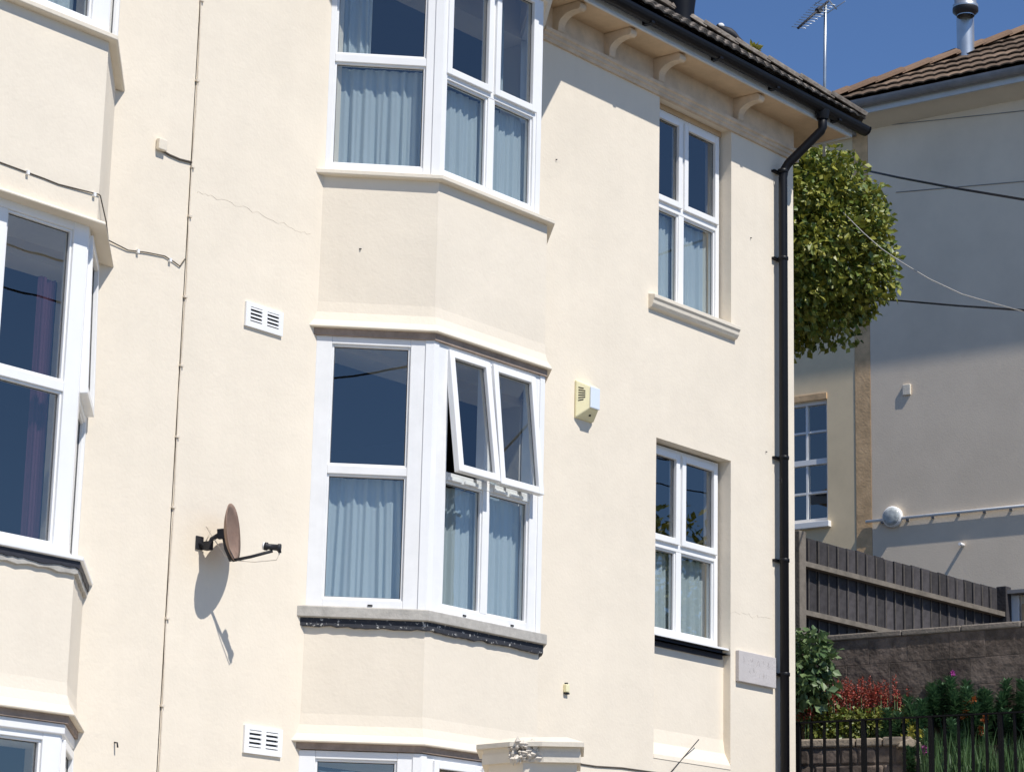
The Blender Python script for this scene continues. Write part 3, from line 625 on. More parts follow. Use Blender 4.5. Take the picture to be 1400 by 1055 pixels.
for k in range(6):
    q = .80-k*.075; Ps = sA.lerp(sC, q)
    dirn = (Vector(fr_[0]).lerp(Vector(fr_[3]), q)-Ps); nn = dirn.cross(Vector((0, 0, 1))).normalized(); nn = nn if nn.x < 0 else -nn
    ln = .5 if 0 < k < 5 else .38
    obj('louvre_slot', M['slot'], AB, lambda b: b.obox(Ps+dirn*.14-nn*.002, dirn*ln, Vector((0, 0, .007)), nn*.004))
obj('drain_hole', M['slot'], AB, lambda b: b.lathe((13.77, -.055, 4.156), [(0, -.004), (.008, -.004), (.008, .006)], n=8))
# plaque
PLQ = thing('name_plaque', (15.92, 0, 2.5), 'grey stone plaque with worn lettering beside the black downpipe', 'plaque')
obj('slab', M['plaque'], PLQ, lambda b: b.box(15.665, 16.165, -.033, .0, 2.503, 2.735), bevel=.004)
rl = random.Random(17)
for row, (xa_, xb_, zc_) in enumerate(((15.72, 16.12, 2.655), (15.80, 16.05, 2.575))):
    x = xa_
    while x < xb_:
        b = MB()
        for k in range(rl.randint(1, 3)):
            p0 = Vector((x+rl.uniform(0, .03), -.0342, zc_+rl.uniform(-.02, .02))); d = Vector((rl.uniform(-.018, .018), 0, rl.uniform(.012, .035))); nn = Vector((-d.z, 0, d.x)).normalized()*.005
            b.obox(p0, d, nn, Vector((0, .003, 0)))
        b.build('worn_letter', M['letter'], PLQ); x += .055
# ================================================================== cables
def cable(name, m, pts, r, label, clips=0, n=6, parent=None):
    b = MB(); b.tube(pts, r, n); b2_ = None
    return b.build(name, m, None, label=label, cat='cable')
W0 = lambda px, py, o=.004: onpl(px, py, Vector((0, -o, 0)), Vector((0, 1, 0)))
vc = thing('cable', (9.9, 0, G+.2), 'cream painted cable clipped vertically along the joint of the two houses', 'cable')
vp = [(9.905+.006*math.sin(k*1.7), -.0045, 7.05-k*(7.05-G-.2)/24) for k in range(25)]
obj('cord', M['paintcable'], vc, lambda b: b.tube(vp, .0042, 6))
for z in (6.0, 5.48, 4.93, 4.62, 4.12, 3.7, 3.27, 2.85, 2.2, 1.7): obj('clip', M['paintcable'], vc, lambda b: b.box(9.892, 9.919, -.015, 0, z-.006, z+.006))
FL = lambda px, py: onpl(px, py, Vector((0, -(P2-.05)-.004, 0)), Vector((0, 1, 0)))
a0 = FL(-60, 205); c1 = FL(143, 270); dc2 = FL(80, 252)
x_c = XR2-.05*S2+.05
k1 = Vector((x_c+.006, -(P2-.05)-.006, c1.z)); k2 = Vector((XR2+P2-.05*S2+.010, -.008, W0(155, 331).z))
lc = thing('cable', k2, 'dark cable looping round the adjoining bay to the vertical cable', 'cable')
obj('cord', M['cable'], lc, lambda b: b.tube([a0, FL(0, 222), FL(60, 244), dc2, k1+Vector((-.012, -.002, .004)), k1, k1.lerp(k2, .5)+Vector((.008, -.008, -.02)), k2, W0(175, 342), W0(200, 345), W0(225, 350), W0(238, 358), W0(246, 364), W0(253, 354)], .0038, 6))
for q in ((37, 236), (128, 266)): obj('clip', M['upvc'], lc, lambda b: b.box(*(lambda p: (p.x-.008, p.x+.008, p.y-.014, p.y+.007, p.z-.012, p.z+.010))(FL(*q))))
for q in ((188, 343), (232, 355)): obj('clip', M['upvc'], lc, lambda b: b.box(*(lambda p: (p.x-.008, p.x+.008, p.y-.012, p.y+.006, p.z-.014, p.z+.008))(W0(*q))))
jb = thing('junction_box', W0(219, 200, 0), 'small white junction box with short cable beside the vertical cable', 'junction box')
q = W0(219, 199, 0); obj('cover', M['cream_trim'], jb, lambda b: b.box(q.x-.035, q.x+.03, -.032, 0, q.z-.035, q.z+.035), bevel=.006)
obj('cord', M['cable'], jb, lambda b: b.tube([W0(222, 206), W0(232, 212), W0(246, 218), W0(262, 222)], .0065, 6))
lowc = cable('cable', M['cable'], [W0(784, 1038), W0(795, 1044), W0(815, 1047), W0(850, 1049), W0(900, 1056), W0(960, 1070), W0(1030, 1090), W0(1060, 1100)], .006, 'dark cable running along the wall behind the broken pier')
tw = W0(957, 1011, 0); cable('wire', M['darkmetal'], [tw+Vector((0, .01, .005)), tw.lerp(Vector((13.4, -.05, .75)), .5)+Vector((0, -.01, -.02)), Vector((13.4, -.012, .75))], .0038, 'thin grey wire slanting down from the wall below the side window')['category'] = 'wire'
kb = thing('cable_cleat', W0(772, 948, 0), 'tiny yellowed plastic cleat on the wall beside the lower bay panel', 'cleat')
q = W0(772, 940, 0); obj('body', M['alarm'], kb, lambda b: b.box(q.x-.018, q.x+.02, -.03, 0, q.z-.03, q.z+.025), bevel=.005)
obj('screw', M['darkmetal'], kb, lambda b: b.box(q.x-.004, q.x+.006, -.024, -.001, q.z+.0255, q.z+.036)); obj('cable_end', M['darkmetal'], kb, lambda b: (b.box(q.x-.012, q.x+.03, -.02, -.001, q.z-.042, q.z-.0305)))

# ================================================================== broken pier in the front garden
pc = at(737, 1030, 14.2)
PI_ = thing('garden_pier', (pc.x, pc.y, G+.13), 'cream rendered pier with a broken stepped cap in front of the bay', 'pier')
h1, h2 = R(-97), R(-52)
def pier_poly(e, chip=False):
    d1 = Vector((math.cos(h1), math.sin(h1), 0)); d2 = Vector((math.cos(h2), math.sin(h2), 0)); n1 = Vector((d1.y, -d1.x, 0)); n2 = Vector((d2.y, -d2.x, 0))
    # corner between the two faces
    cr = pc+Vector((-.09, .04, 0)); cr.z = 0
    mt = (n1+n2).normalized(); C_ = cr+mt*(e/mt.dot(n1))
    A = C_-d1*(.28+e); B = C_+d2*(.30+e); b3 = Vector((math.cos(h2+math.pi/2), math.sin(h2+math.pi/2), 0))
    cut = [C_-d1*.07, C_+d1*.0-n1*.03+d2*.035, C_+d2*.13] if chip else [C_]
    return [A]+cut+[B, B+b3*(.42+e*2), A+b3*(.42+e*2)]
def pz(b, e, z0, z1, e2=None, chip=False):
    lo = pier_poly(e, chip); hi = pier_poly(e if e2 is None else e2, chip); n = len(lo)
    b.add([(p.x, p.y, z0) for p in lo]+[(p.x, p.y, z1) for p in hi], [tuple(range(n))[::-1], tuple(range(n, 2*n))]+[(i, (i+1) % n, n+(i+1) % n, n+i) for i in range(n)])
ztop = at(740, 1008, 14.2).z
obj('shaft', M['cream'], PI_, lambda b: pz(b, 0, G+.13, ztop-.14))
obj('cap', M['cream_trim'], PI_, lambda b: (pz(b, .035, ztop-.14, ztop-.085, chip=True), pz(b, .03, ztop-.085, ztop-.055, chip=True), pz(b, .065, ztop-.055, ztop-.03, chip=True), pz(b, .065, ztop-.03, ztop+.015, -.10, chip=True)))
cr = pier_poly(.05)[1]; rr = random.Random(5)
def rubble(b):
    for k in range(120):
        w_ = rr.uniform(-.06, .11); dd = Vector((math.cos(h2), math.sin(h2), 0)) if w_ > 0 else Vector((math.cos(h1), math.sin(h1), 0)); q = Vector((cr.x, cr.y, ztop-.062))+dd*w_+Vector((rr.uniform(.005, .05), rr.uniform(.005, .04), rr.uniform(-.07, .035))); s = rr.uniform(.012, .026)
        vs = []
        for v in ((1, 0, 0), (-1, 0, 0), (0, 1, 0), (0, -1, 0), (0, 0, 1), (0, 0, -1)): vs.append(q+Vector(v)*s*rr.uniform(.6, 1.3)+Vector((rr.uniform(-1, 1), rr.uniform(-1, 1), rr.uniform(-1, 1)))*s*.2)
        b.add(vs, [(0, 2, 4), (2, 1, 4), (1, 3, 4), (3, 0, 4), (2, 0, 5), (1, 2, 5), (3, 1, 5), (0, 3, 5)])
obj('broken_corner', M['broken'], PI_, rubble, label='crumbled plaster corner of the cap')

# ================================================================== things on the main roof
hipP = lambda px: None
def roofpt(px, py): return at(px, py, 20.87)
q = roofpt(993, 52); BD = thing('bird', q, 'small dark bird with white head perched on the roof tiles', 'bird')
d_ = Vector((.637, -.77, 0)); 
def bird(b):
    n = 12; pts = [(-.085, .095, .004), (-.075, .10, .018), (-.055, .098, .024), (-.035, .082, .026), (-.01, .062, .038), (.025, .045, .042), (.06, .025, .034), (.10, -.005, .018), (.15, -.04, .006)]
    b.tube([q+d_*x+Vector((0, 0, z)) for x, z, r_ in pts], [r_ for *_, r_ in pts], n)
obj('body', M['feather'], BD, bird)
obj('head', M['whitef'], BD, lambda b: b.lathe(q-d_*.045+Vector((0, 0, .078)), [(0, 0), (.018, .003), (.0285, .018), (.029, .032), (.018, .045), (0, .05)], n=12))
obj('leg', M['darkmetal'], BD, lambda b: b.tube([q+d_*.01+Vector((0, 0, .03)), q+Vector((0, 0, -.03))], .004, 6)); obj('leg', M['darkmetal'], BD, lambda b: b.tube([q+d_*.035+Vector((0, 0, .02)), q+d_*.03+Vector((0, 0, -.035))], .004, 6))
def leafquad(b, P, d, n, l, w, fold=.25):
    d = d.normalized(); s = d.cross(n)
    if s.length < 1e-3: s = d.orthogonal()
    s.normalize(); nn = s.cross(d)
    b.add([P, P+d*l*.5+s*w*.5+nn*w*fold, P+d*l, P+d*l*.5-s*w*.5+nn*w*fold], [(0, 1, 2), (0, 2, 3)])
def rv(r):
    while True:
        v = Vector((r.uniform(-1, 1), r.uniform(-1, 1), r.uniform(-1, 1)))
        if .05 < v.length < 1: return v.normalized()
r = random.Random(11)
q = roofpt(1030, 72); TF = thing('plant', q-Vector((0, 0, .03)), 'tuft of yellow leaves sprouting from the roof edge', 'plant')
obj('stem', M['bark'], TF, lambda b: b.tube([q-Vector((0, 0, .04)), q+Vector((0, 0, .05))], .006, 6))
def tuft(b):
    for k in range(70):
        d = rv(r); d.z = abs(d.z)*.8; leafquad(b, q+Vector((0, 0, .02))+rv(r)*.025, d, rv(r), r.uniform(.05, .085), .03)
obj('foliage', M['yellow'], TF, tuft)
q = roofpt(922, 26); CW = thing('roof_cowl', q, 'dark rounded roof cowl with pale flashing on the tiled roof', 'cowl')
obj('hood', M['black'], CW, lambda b: b.lathe(q+d_*.06, [(.10, -.1), (.105, .08), (.12, .2), (.115, .3), (.07, .37), (0, .39)], n=18))
obj('flashing', M['upvc'], CW, lambda b: b.obox(q-d_*.13-Vector((0, 0, .1)), d_*.11, Vector((-.03, .03, 0)), Vector((0, 0, .2))), bevel=.01)
# TV aerial on the rear slope
ab, atp = at(1126, 160, 21.2), at(1128.5, 5, 21.2)
AE = thing('tv_aerial', ab, 'thin television aerial on a mast rising behind the tiled roof', 'aerial')
obj('mast', M['zinc'], AE, lambda b: b.tube([ab+Vector((0, 0, -.35)), atp], .013, 8))
bm0, bm1 = at(1130, 4, 21.2), at(1091, 39, 20.95)
bd = (bm1-bm0).normalized()
obj('boom', M['darkmetal'], AE, lambda b: b.tube([bm0-bd*.02, bm1], .011, 6))
sdv = bd.cross(Vector((0, 0, 1))).normalized(); upv = sdv.cross(bd).normalized()
for k in range(11):
    P = bm0.lerp(bm1, .05+k*.092); ln = .10-.003*k
    obj('element', M['zinc'], AE, lambda b: b.tube([P-sdv*ln*.9-upv*ln*.45, P, P+sdv*ln*.9+upv*ln*.45], .0035, 5))
obj('reflector', M['zinc'], AE, lambda b: (b.tube([bm0-bd*.03-sdv*.16+upv*.06, bm0-bd*.03+sdv*.16+upv*.02], .004, 5), b.tube([bm0-bd*.03-sdv*.16-upv*.06, bm0-bd*.03+sdv*.16-upv*.10], .004, 5), b.tube([bm0-bd*.03+upv*.06, bm0-bd*.06-upv*.1], .006, 5)))
obj('dipole_box', M['darkmetal'], AE, lambda b: b.obox(bm0.lerp(bm1, .22)-upv*.03-sdv*.02, bd*.05, sdv*.04, upv*.05), bevel=.006)

# ================================================================== house behind the fence
PA = at(1190, 500, 28); hA = R(-86); tAx = Vector((math.cos(hA), math.sin(hA), 0)); nA = Vector((tAx.y, -tAx.x, 0))
HB = thing('detached_house', (PA.x, PA.y, 1.3), 'grey rendered house behind the fence with brown tiled hip roof and grey gutter', 'house')
def A_(u, z, o=0): return Vector((PA.x, PA.y, 0))+tAx*u+nA*o+Vector((0, 0, z))
def oA(px, py, o=0): return onpl(px, py, PA+nA*o, nA)
uA = lambda P: (P-PA).dot(tAx)
def abox(b, u0, u1, z0, z1, o0, o1): b.obox(A_(u0, z0, o0), tAx*(u1-u0), Vector((0, 0, z1-z0)), nA*(o1-o0))
ZA = 10.05; OV = .38
obj('wall', M['wallA'], HB, lambda b: abox(b, -.0, 7, 1.0, ZA+.0, -6, 0))
obj('pilaster', M['tan'], HB, lambda b: abox(b, -.19, -.003, 1.0, ZA-.12, -.5, .003), label='tan painted corner strip')
BO = -.003
lzB, bzB = oA(1131, 545, BO).z, oA(1131, 712, BO).z; urB = uA(oA(1131, 600, BO)); ulB = urB-.85
def wallB(b):
    u0, u1 = -4, -.195
    for (a, c, d, e) in ((u0, ulB, 1, 9.80), (urB, u1, 1, 9.80), (ulB, urB, 1, bzB), (ulB, urB, lzB, 9.80)): abox(b, a, c, d, e, BO-.2, BO)
obj('wall', M['wallB'], HB, wallB, label='tan rendered rear wing')
obj('wing_eaves', M['greygutter'], HB, lambda b: abox(b, -4, -.14, 9.80, 9.95, BO-.3, BO+.12))
WB = obj('window', M['upvc'], HB, lambda b: (abox(b, ulB, ulB+.04, bzB, lzB, BO-.12, BO-.04), abox(b, urB-.03, urB, bzB, lzB, BO-.12, BO-.04), abox(b, ulB, urB, lzB-.04, lzB, BO-.12, BO-.04), abox(b, ulB, urB, bzB, bzB+.05, BO-.12, BO-.04), abox(b, ulB, urB, (bzB+lzB)/2-.03, (bzB+lzB)/2+.03, BO-.12, BO-.035)))
for k in (1, 2): obj('glazing_bar', M['upvc'], WB, lambda b: abox(b, ulB+(urB-ulB)*k/3-.012, ulB+(urB-ulB)*k/3+.012, bzB, lzB, BO-.1, BO-.05))
for q4 in (.25, .75): obj('glazing_bar', M['upvc'], WB, lambda b: abox(b, ulB, urB, bzB+(lzB-bzB)*q4-.011, bzB+(lzB-bzB)*q4+.011, BO-.099, BO-.051))
for i in range(3):
    for j in range(4):
        obj('pane', M['glass'], WB, lambda b: abox(b, ulB+(urB-ulB)*i/3, ulB+(urB-ulB)*(i+1)/3, bzB+(lzB-bzB)*j/4, bzB+(lzB-bzB)*(j+1)/4, BO-.08, BO-.074))
obj('room_lining', M['room'], HB, lambda b: abox(b, ulB-.5, urB+.25, bzB-.5, lzB+.5, BO-1.6, BO-1.5))
obj('window_sill', M['upvc'], HB, lambda b: abox(b, ulB-.04, urB+.04, bzB-.07, bzB-.002, BO-.04, BO+.06), bevel=.005)
obj('lintel', M['tan'], HB, lambda b: abox(b, ulB-.02, urB, lzB+.002, lzB+.07, BO, BO+.015))
gz = 9.915
obj('soffit', M['cream_trim'], HB, lambda b: b.prism([A_(-.35, ZA-.20, 0), A_(-.35, gz+.03, OV-.06), A_(-.35, gz+.06, OV-.06), A_(-.35, ZA+.05, 0)], tAx*7.3))
obj('fascia', M['fascia'], HB, lambda b: abox(b, -.38, 7, gz+.0, gz+.12, OV-.055, OV-.03))
pA = []
for k in range(11):
    a = math.pi*k/10; pA.append((OV-.028+.058-.058*math.cos(a), gz+.135-.075*math.sin(a)))
pin = [(OV+.030+(o-OV-.030)*.88, gz+.14+(z-gz-.14)*.88) for o, z in pA][::-1]
obj('gutter', M['greygutter'], HB, lambda b: b.prism([A_(-.40, z, o) for o, z in pA+pin], tAx*7.4))
RP = math.tan(R(32)); ez = gz+.16
c0 = A_(-.42, ez, OV+.02)
def roofA(b):
    run = 3.4; e1 = A_(7, ez, OV+.02); rp = c0+(tAx-nA)*run+Vector((0, 0, RP*run)); r2_ = e1-nA*run+Vector((0, 0, RP*run)); bk = c0-nA*run*2; bk2 = e1-nA*run*2
    b.add([c0, e1, r2_, rp, bk, bk2], [(0, 1, 2, 3), (0, 3, 4), (4, 3, 2, 5), (0, 4, 5, 1), (1, 5, 2)])
RA = obj('roof', M['tile_brown'], HB, roofA)
tmA = tile_mesh(.30, .40, 'brown_tile', M['tile_brown'])
tiles(RA, tmA, A_(-.42, ez, OV+.04), tAx, (-nA+Vector((0, 0, RP))), 9, 15, .298, .335, lambda u, v: u > v*.848-.10, .40, random.Random(4), lift=.02)
hiptiles(RA, c0+Vector((0, 0, .02)), tAx-nA+Vector((0, 0, RP)), 15, M['ridge'], w=.14, ln=.40)
# conduit, fittings on that wall
zc = oA(1190, 713).z
CD = obj('conduit', M['upvc'], HB, lambda b: b.tube([A_(-.06, zc, .03), A_(4, zc-.01, .03)], .017, 8))
for k in range(12): obj('conduit_clip', M['greygutter'], CD, lambda b: abox(b, .12+k*.3, .145+k*.3, zc-.035, zc-.012, 0, .035))
pv = oA(1240, 533); u_ = uA(pv)
obj('vent_box', M['cream_trim'], HB, lambda b: abox(b, u_-.045, u_+.05, pv.z-.06, pv.z+.06, 0, .024), bevel=.006)
po = oA(1312, 743, .09); obj('overflow_pipe', M['upvc'], HB, lambda b: b.tube([po-nA*.1, po], .018, 10))
for (pa, pb) in (((1150, 178), (1480, 143)), ((1225, 263), (1480, 241))):
    a_, b_ = oA(*pa, .006), oA(*pb, .006); obj('wall_cable', M['greygutter'], HB, lambda b: b.tube([a_, b_], .0045, 5))
LP = oA(1222, 707); LT = thing('bulkhead_lamp', LP, 'round pale bulkhead lamp on the grey house conduit', 'lamp')
obj('base', M['upvc'], LT, lambda b: b.lathe(LP, [(0, 0), (.115, 0), (.115, .05), (.10, .06), (0, .06)], axis=nA, n=24))
obj('lens', M['lampglass'], LT, lambda b: b.lathe(LP, [(.098, .058), (.094, .072), (.06, .080), (0, .083)], axis=nA, n=24))
fb0, fb1 = at(1321, 90, 29), at(1320, 16, 29)
FLU = thing('flue', fb0, 'galvanised flue pipe with a capped cowl on the brown tiled roof', 'flue')
obj('pipe', M['zinc'], FLU, lambda b: b.lathe(fb0-Vector((0, 0, .3)), [(.10, 0), (.10, fb1.z-fb0.z+.3)], n=24))
obj('cowl', M['zinc'], FLU, lambda b: b.lathe(fb1, [(.10, -.06), (.10, .0), (.14, .012), (.145, .04), (.145, .07), (.125, .085), (.125, .34), (.16, .36), (0, .45)], n=24))
obj('joint_band', M['darkmetal'], FLU, lambda b: b.lathe(fb1, [(.101, -.05), (.146, -.006), (.1465, .03), (.1465, .036), (.12, .04)], n=24))

# ================================================================== fence, walls, railing
F0 = at(1093, 731, 22.3); hF = R(-2); tF = Vector((math.cos(hF), math.sin(hF), 0)); nF = Vector((tF.y, -tF.x, 0)); FLn = 3.38
FN = thing('wooden_fence', (F0.x, F0.y, 1.3), 'dark stained close-boarded timber fence on top of the garden bank', 'fence')
zt = F0.z; nb = 22; bw = FLn/nb
fm = MB(); fm.obox((0, 0, 0), (bw-.008, 0, 0), (0, .018, 0), (0, 0, zt-1.9)); me = bpy.data.meshes.new('board'); me.from_pydata([tuple(v) for v in fm.v], [], fm.f); me.materials.append(M['timber'])
for k in range(nb):
    o = bpy.data.objects.new('board', me); col.objects.link(o); o.parent = FN; P = F0+tF*(k*bw)-nF*.02
    o.location = Vector((P.x, P.y, 1.9+r.uniform(-.007, .006)))-BASE[FN.name]; o.rotation_euler = (0, r.uniform(-.004, .004), hF+r.uniform(-.05, .01)+.06)
em = MB(); em.obox((0, 0, 0), (.0045, 0, 0), (0, .006, 0), (0, 0, zt-1.92)); me2 = bpy.data.meshes.new('board_edge'); me2.from_pydata([tuple(v) for v in em.v], [], em.f); me2.materials.append(M['rail'])
for k in range(1, nb):
    o = bpy.data.objects.new('board_edge', me2); col.objects.link(o); o.parent = FN; P = F0+tF*(k*bw-.006)-nF*.004
    o.location = Vector((P.x, P.y, 1.9))-BASE[FN.name]; o.rotation_euler = (0, 0, hF)
for dz in (.235, .665): obj('fence_rail', M['rail'], FN, lambda b: b.prism([F0+Vector((0, 0, -dz))+nF*.0, F0+Vector((0, 0, -dz))+nF*.055, F0+Vector((0, 0, -dz-.045))+nF*.055, F0+Vector((0, 0, -dz-.05))+nF*.0], tF*FLn))
for u in (-.10, FLn): obj('fence_post', M['rail'] if u < 0 else M['timber'], FN, lambda b: b.obox(F0+tF*u-nF*.04+Vector((0, 0, -2.6)), tF*.10, nF*.11, Vector((0, 0, 2.62))), bevel=.006)
# shed beside the fence end
SP = F0+tF*(FLn+.14)+nF*.05
SH = thing('garden_shed', (SP.x, SP.y, 1.3), 'grey shed corner with white corner post at the end of the fence', 'shed')
hS = R(-86); tS = Vector((math.cos(hS), math.sin(hS), 0)); nS = Vector((tS.y, -tS.x, 0)); zs_ = zt-.0
obj('wall', M['wallA'], SH, lambda b: b.obox(Vector((SP.x, SP.y, 1.3))+tS*.09, tS*2.2, -nS*1.5, Vector((0, 0, zs_-1.3-.06))))
obj('corner_post', M['upvc'], SH, lambda b: b.obox(Vector((SP.x, SP.y, 1.3))+nS*.03, tS*.085, -nS*.08, Vector((0, 0, zs_-1.3-.06))), bevel=.005)
obj('roof', M['greygutter'], SH, lambda b: b.obox(Vector((SP.x, SP.y, zs_-.055))-tS*.12+nS*.12, tS*2.6, -nS*1.8+Vector((0, 0, .12)), Vector((0, 0, .035))))
obj('door', M['tan'], SH, lambda b: b.obox(Vector((SP.x, SP.y, 1.35))+tS*.12+nS*.004, tS*.75, nS*.03, Vector((0, 0, zs_-1.5))))
# tall dark garden wall of coursed blocks
W1 = at(1120, 869, 21); hW = R(-86); tW = Vector((math.cos(hW), math.sin(hW), 0)); nW = Vector((tW.y, -tW.x, 0))
GW = thing('garden_wall', (W1.x, W1.y, 1.3), 'tall dark block garden wall with pale coping under the timber fence', 'wall')
w0 = Vector((W1.x, W1.y, 0))-tW*1.2
obj('core', M['mortar'], GW, lambda b: b.obox(w0+Vector((0, 0, 1.3))-nW*.012, tW*4.2, -nW*.2, Vector((0, 0, W1.z-1.3-.05))))
rb = random.Random(21)
ch = .215
for j in range(6):
    u = -rb.uniform(0, .3); zb_ = W1.z-.05-(j+1)*ch
    while u < 4.2:
        ln = rb.uniform(.30, .50)
        if zb_ > 1.2:
            P = w0+tW*(u+.005)+Vector((0, 0, zb_+.004))-nW*.05; pr_ = .040+rb.uniform(.0, .003)
            b = MB(); b.obox(P, tW*(ln-.003), nW*pr_, Vector((0, 0, ch-.003))); b.build('block', M['stone'], GW, bevel=.0025)
        u += ln
u = 0
while u < 4.2:
    ln = rb.uniform(.5, .7); b = MB(); b.obox(w0+tW*u+nW*.006+Vector((0, 0, W1.z-.05)), tW*(ln-.004), -nW*.25, Vector((0, 0, .05))); b.build('coping_stone', M['coping'], GW, bevel=.01); u += ln
# low front wall behind the railing
L1 = at(1090, 1010, 20.0); L2 = at(1255, 1008, 19.6); hL = math.atan2(L2.y-L1.y, L2.x-L1.x); tL = Vector((math.cos(hL), math.sin(hL), 0)); nL = Vector((tL.y, -tL.x, 0))
LW = thing('low_wall', (L1.x, L1.y, 1.3), 'low rubble wall with pale coping behind the black railing', 'wall')
l0 = Vector((L1.x, L1.y, 0))-tL*.5; LLn = (L2-L1).length+.5
obj('core', M['mortar'], LW, lambda b: b.obox(l0+Vector((0, 0, 1.0)), tL*LLn, -nL*.18, Vector((0, 0, L1.z-1.0-.07))))
u = 0
while u < LLn-.1:
    ln = rb.uniform(.20, .30); b = MB(); b.obox(l0+tL*u+nL*.03+Vector((0, 0, L1.z-.07)), tL*(min(ln, LLn-u)-.008), -nL*.24, Vector((0, 0, .068+rb.uniform(-.006, .004)))); b.build('coping_stone', M['palestone'], LW, bevel=.012); u += ln
for j in range(4):
    u = 0
    while u < LLn-.05:
        ln = min(rb.uniform(.12, .24), LLn-u); zb_ = L1.z-.075-(j+1)*.13
        b = MB(); b.obox(l0+tL*(u+.006)-nL*.02+Vector((0, 0, zb_)), tL*(ln-.012), nL*(.025+rb.uniform(0, .018)), Vector((0, 0, .118))); b.build('stone', M['stone'], LW, bevel=.014); u += ln
struct('flower_bed', M['soil'], lambda b: b.prism([l0+tL*-.3-nL*.17+Vector((0, 0, 1.25)), l0+tL*(LLn)-nL*.17+Vector((0, 0, 1.25)), l0+tL*(LLn+2.4)-nL*.17+Vector((0, 0, 1.25)), w0+tW*4.0+nW*.02+Vector((0, 0, 1.25)), w0+tW*.2+nW*.02+Vector((0, 0, 1.25))], (0, 0, L1.z-.06-1.25)))
# railing
R0 = Vector((16.54, .06, 2.276)); hR = R(-84); tR = Vector((math.cos(hR), math.sin(hR), 0)); nR = Vector((tR.y, -tR.x, 0))
RL = thing('iron_railing', (R0.x, R0.y, 1.3), 'black iron railing in front of the flower bed', 'railing')
nbar = 30; sp = .1105
obj('top_rail', M['iron'], RL, lambda b: b.obox(R0-nR*.018-tR*.05, tR*(nbar*sp+.05), nR*.036, Vector((0, 0, .012))))
obj('bottom_rail', M['iron'], RL, lambda b: b.obox(R0-nR*.016+Vector((0, 0, -.85)), tR*(nbar*sp), nR*.032, Vector((0, 0, .012))))
for k in range(nbar):
    post = (k % 5 == 0); s = .017 if post else .009
    P = R0+tR*(k*sp+.045); nm = 'railing_post' if post else 'bar'
    obj(nm, M['iron'], RL, lambda b: b.obox(P-tR*s-nR*s+Vector((0, 0, -.98)), tR*s*2, nR*s*2, Vector((0, 0, .978+(.0 if not post else 0)))))

# ================================================================== planting
def crown_leaves(b, c, rad, n, size, r, shell=.55, upb=.35, squash=None, keep=None, rag=1.):
    for k in range(n):
        d = rv(r); q = (shell+(1-shell)*r.random()**.6)*(1+rag*(.14*math.sin(5*d.x+3*d.z+1.3)+.10*math.sin(9*d.y-6*d.z)+.07*math.sin(15*d.x+11*d.y)))
        P = Vector(c)+Vector((d.x*rad[0], d.y*rad[1], d.z*rad[2]))*q
        if keep and not keep(P): continue
        dn = (d*.7+rv(r)*.8+Vector((0, 0, -.25))); nn = (d*.8+Vector((0, 0, upb))+rv(r)*.6)
        s = size*r.uniform(.6, 1.25); leafquad(b, P, dn, nn, s, s*.72, .12)
tc_ = at(1062, 338, 23.0); TR = thing('tree', (tc_.x, tc_.y, 1.3), 'round clipped leafy tree between the two houses', 'tree')
obj('trunk', M['bark'], TR, lambda b: b.tube([Vector((tc_.x+.03, tc_.y, 1.3)), Vector((tc_.x-.02, tc_.y+.02, 3)), Vector((tc_.x+.02, tc_.y, 5)), tc_+Vector((0, 0, -.4)), tc_], [.11, .09, .075, .05, .02], 10))
for k in range(9):
    d = rv(r); d.z = abs(d.z)*.8-.2; obj('limb', M['bark'], TR, lambda b: b.tube([tc_-Vector((0, 0, .7)), tc_+Vector((d.x*.45, d.y*.45, d.z*.5-.2)), tc_+Vector((d.x*.9, d.y*.9, d.z*.85))], [.035, .022, .008], 6))
def treecrown(b):
    r = random.Random(31)
    crown_leaves(b, tc_, (1.06, 1.06, .95), 12500, .073, r, .68, .5, rag=.55)
    crown_leaves(b, tc_, (.8, .8, .72), 3500, .12, r, .2, .5, rag=.4)
    for k in range(60):
        d = rv(r); c = tc_+Vector((d.x*.95, d.y*.95, d.z*.84)); crown_leaves(b, c, (.17, .17, .13), 130, .066, r, .3, .6)
obj('crown', M['leaf'], TR, treecrown)
# glossy shrub at the house corner
sc_ = at(1098, 915, 20.35); SB = thing('shrub', (sc_.x, sc_.y, L1.z-.06), 'glossy broad-leaved green shrub beside the house corner and railing', 'shrub')
obj('stem', M['bark'], SB, lambda b: (b.tube([Vector((sc_.x, sc_.y, L1.z-.1)), sc_], [.02, .012], 7), b.tube([Vector((sc_.x+.03, sc_.y, L1.z-.1)), sc_+Vector((.1, -.1, .1))], [.015, .008], 7)))
obj('foliage', M['shrubleaf'], SB, lambda b: crown_leaves(b, sc_, (.27, .27, .34), 950, .085, random.Random(41), .35, .5))
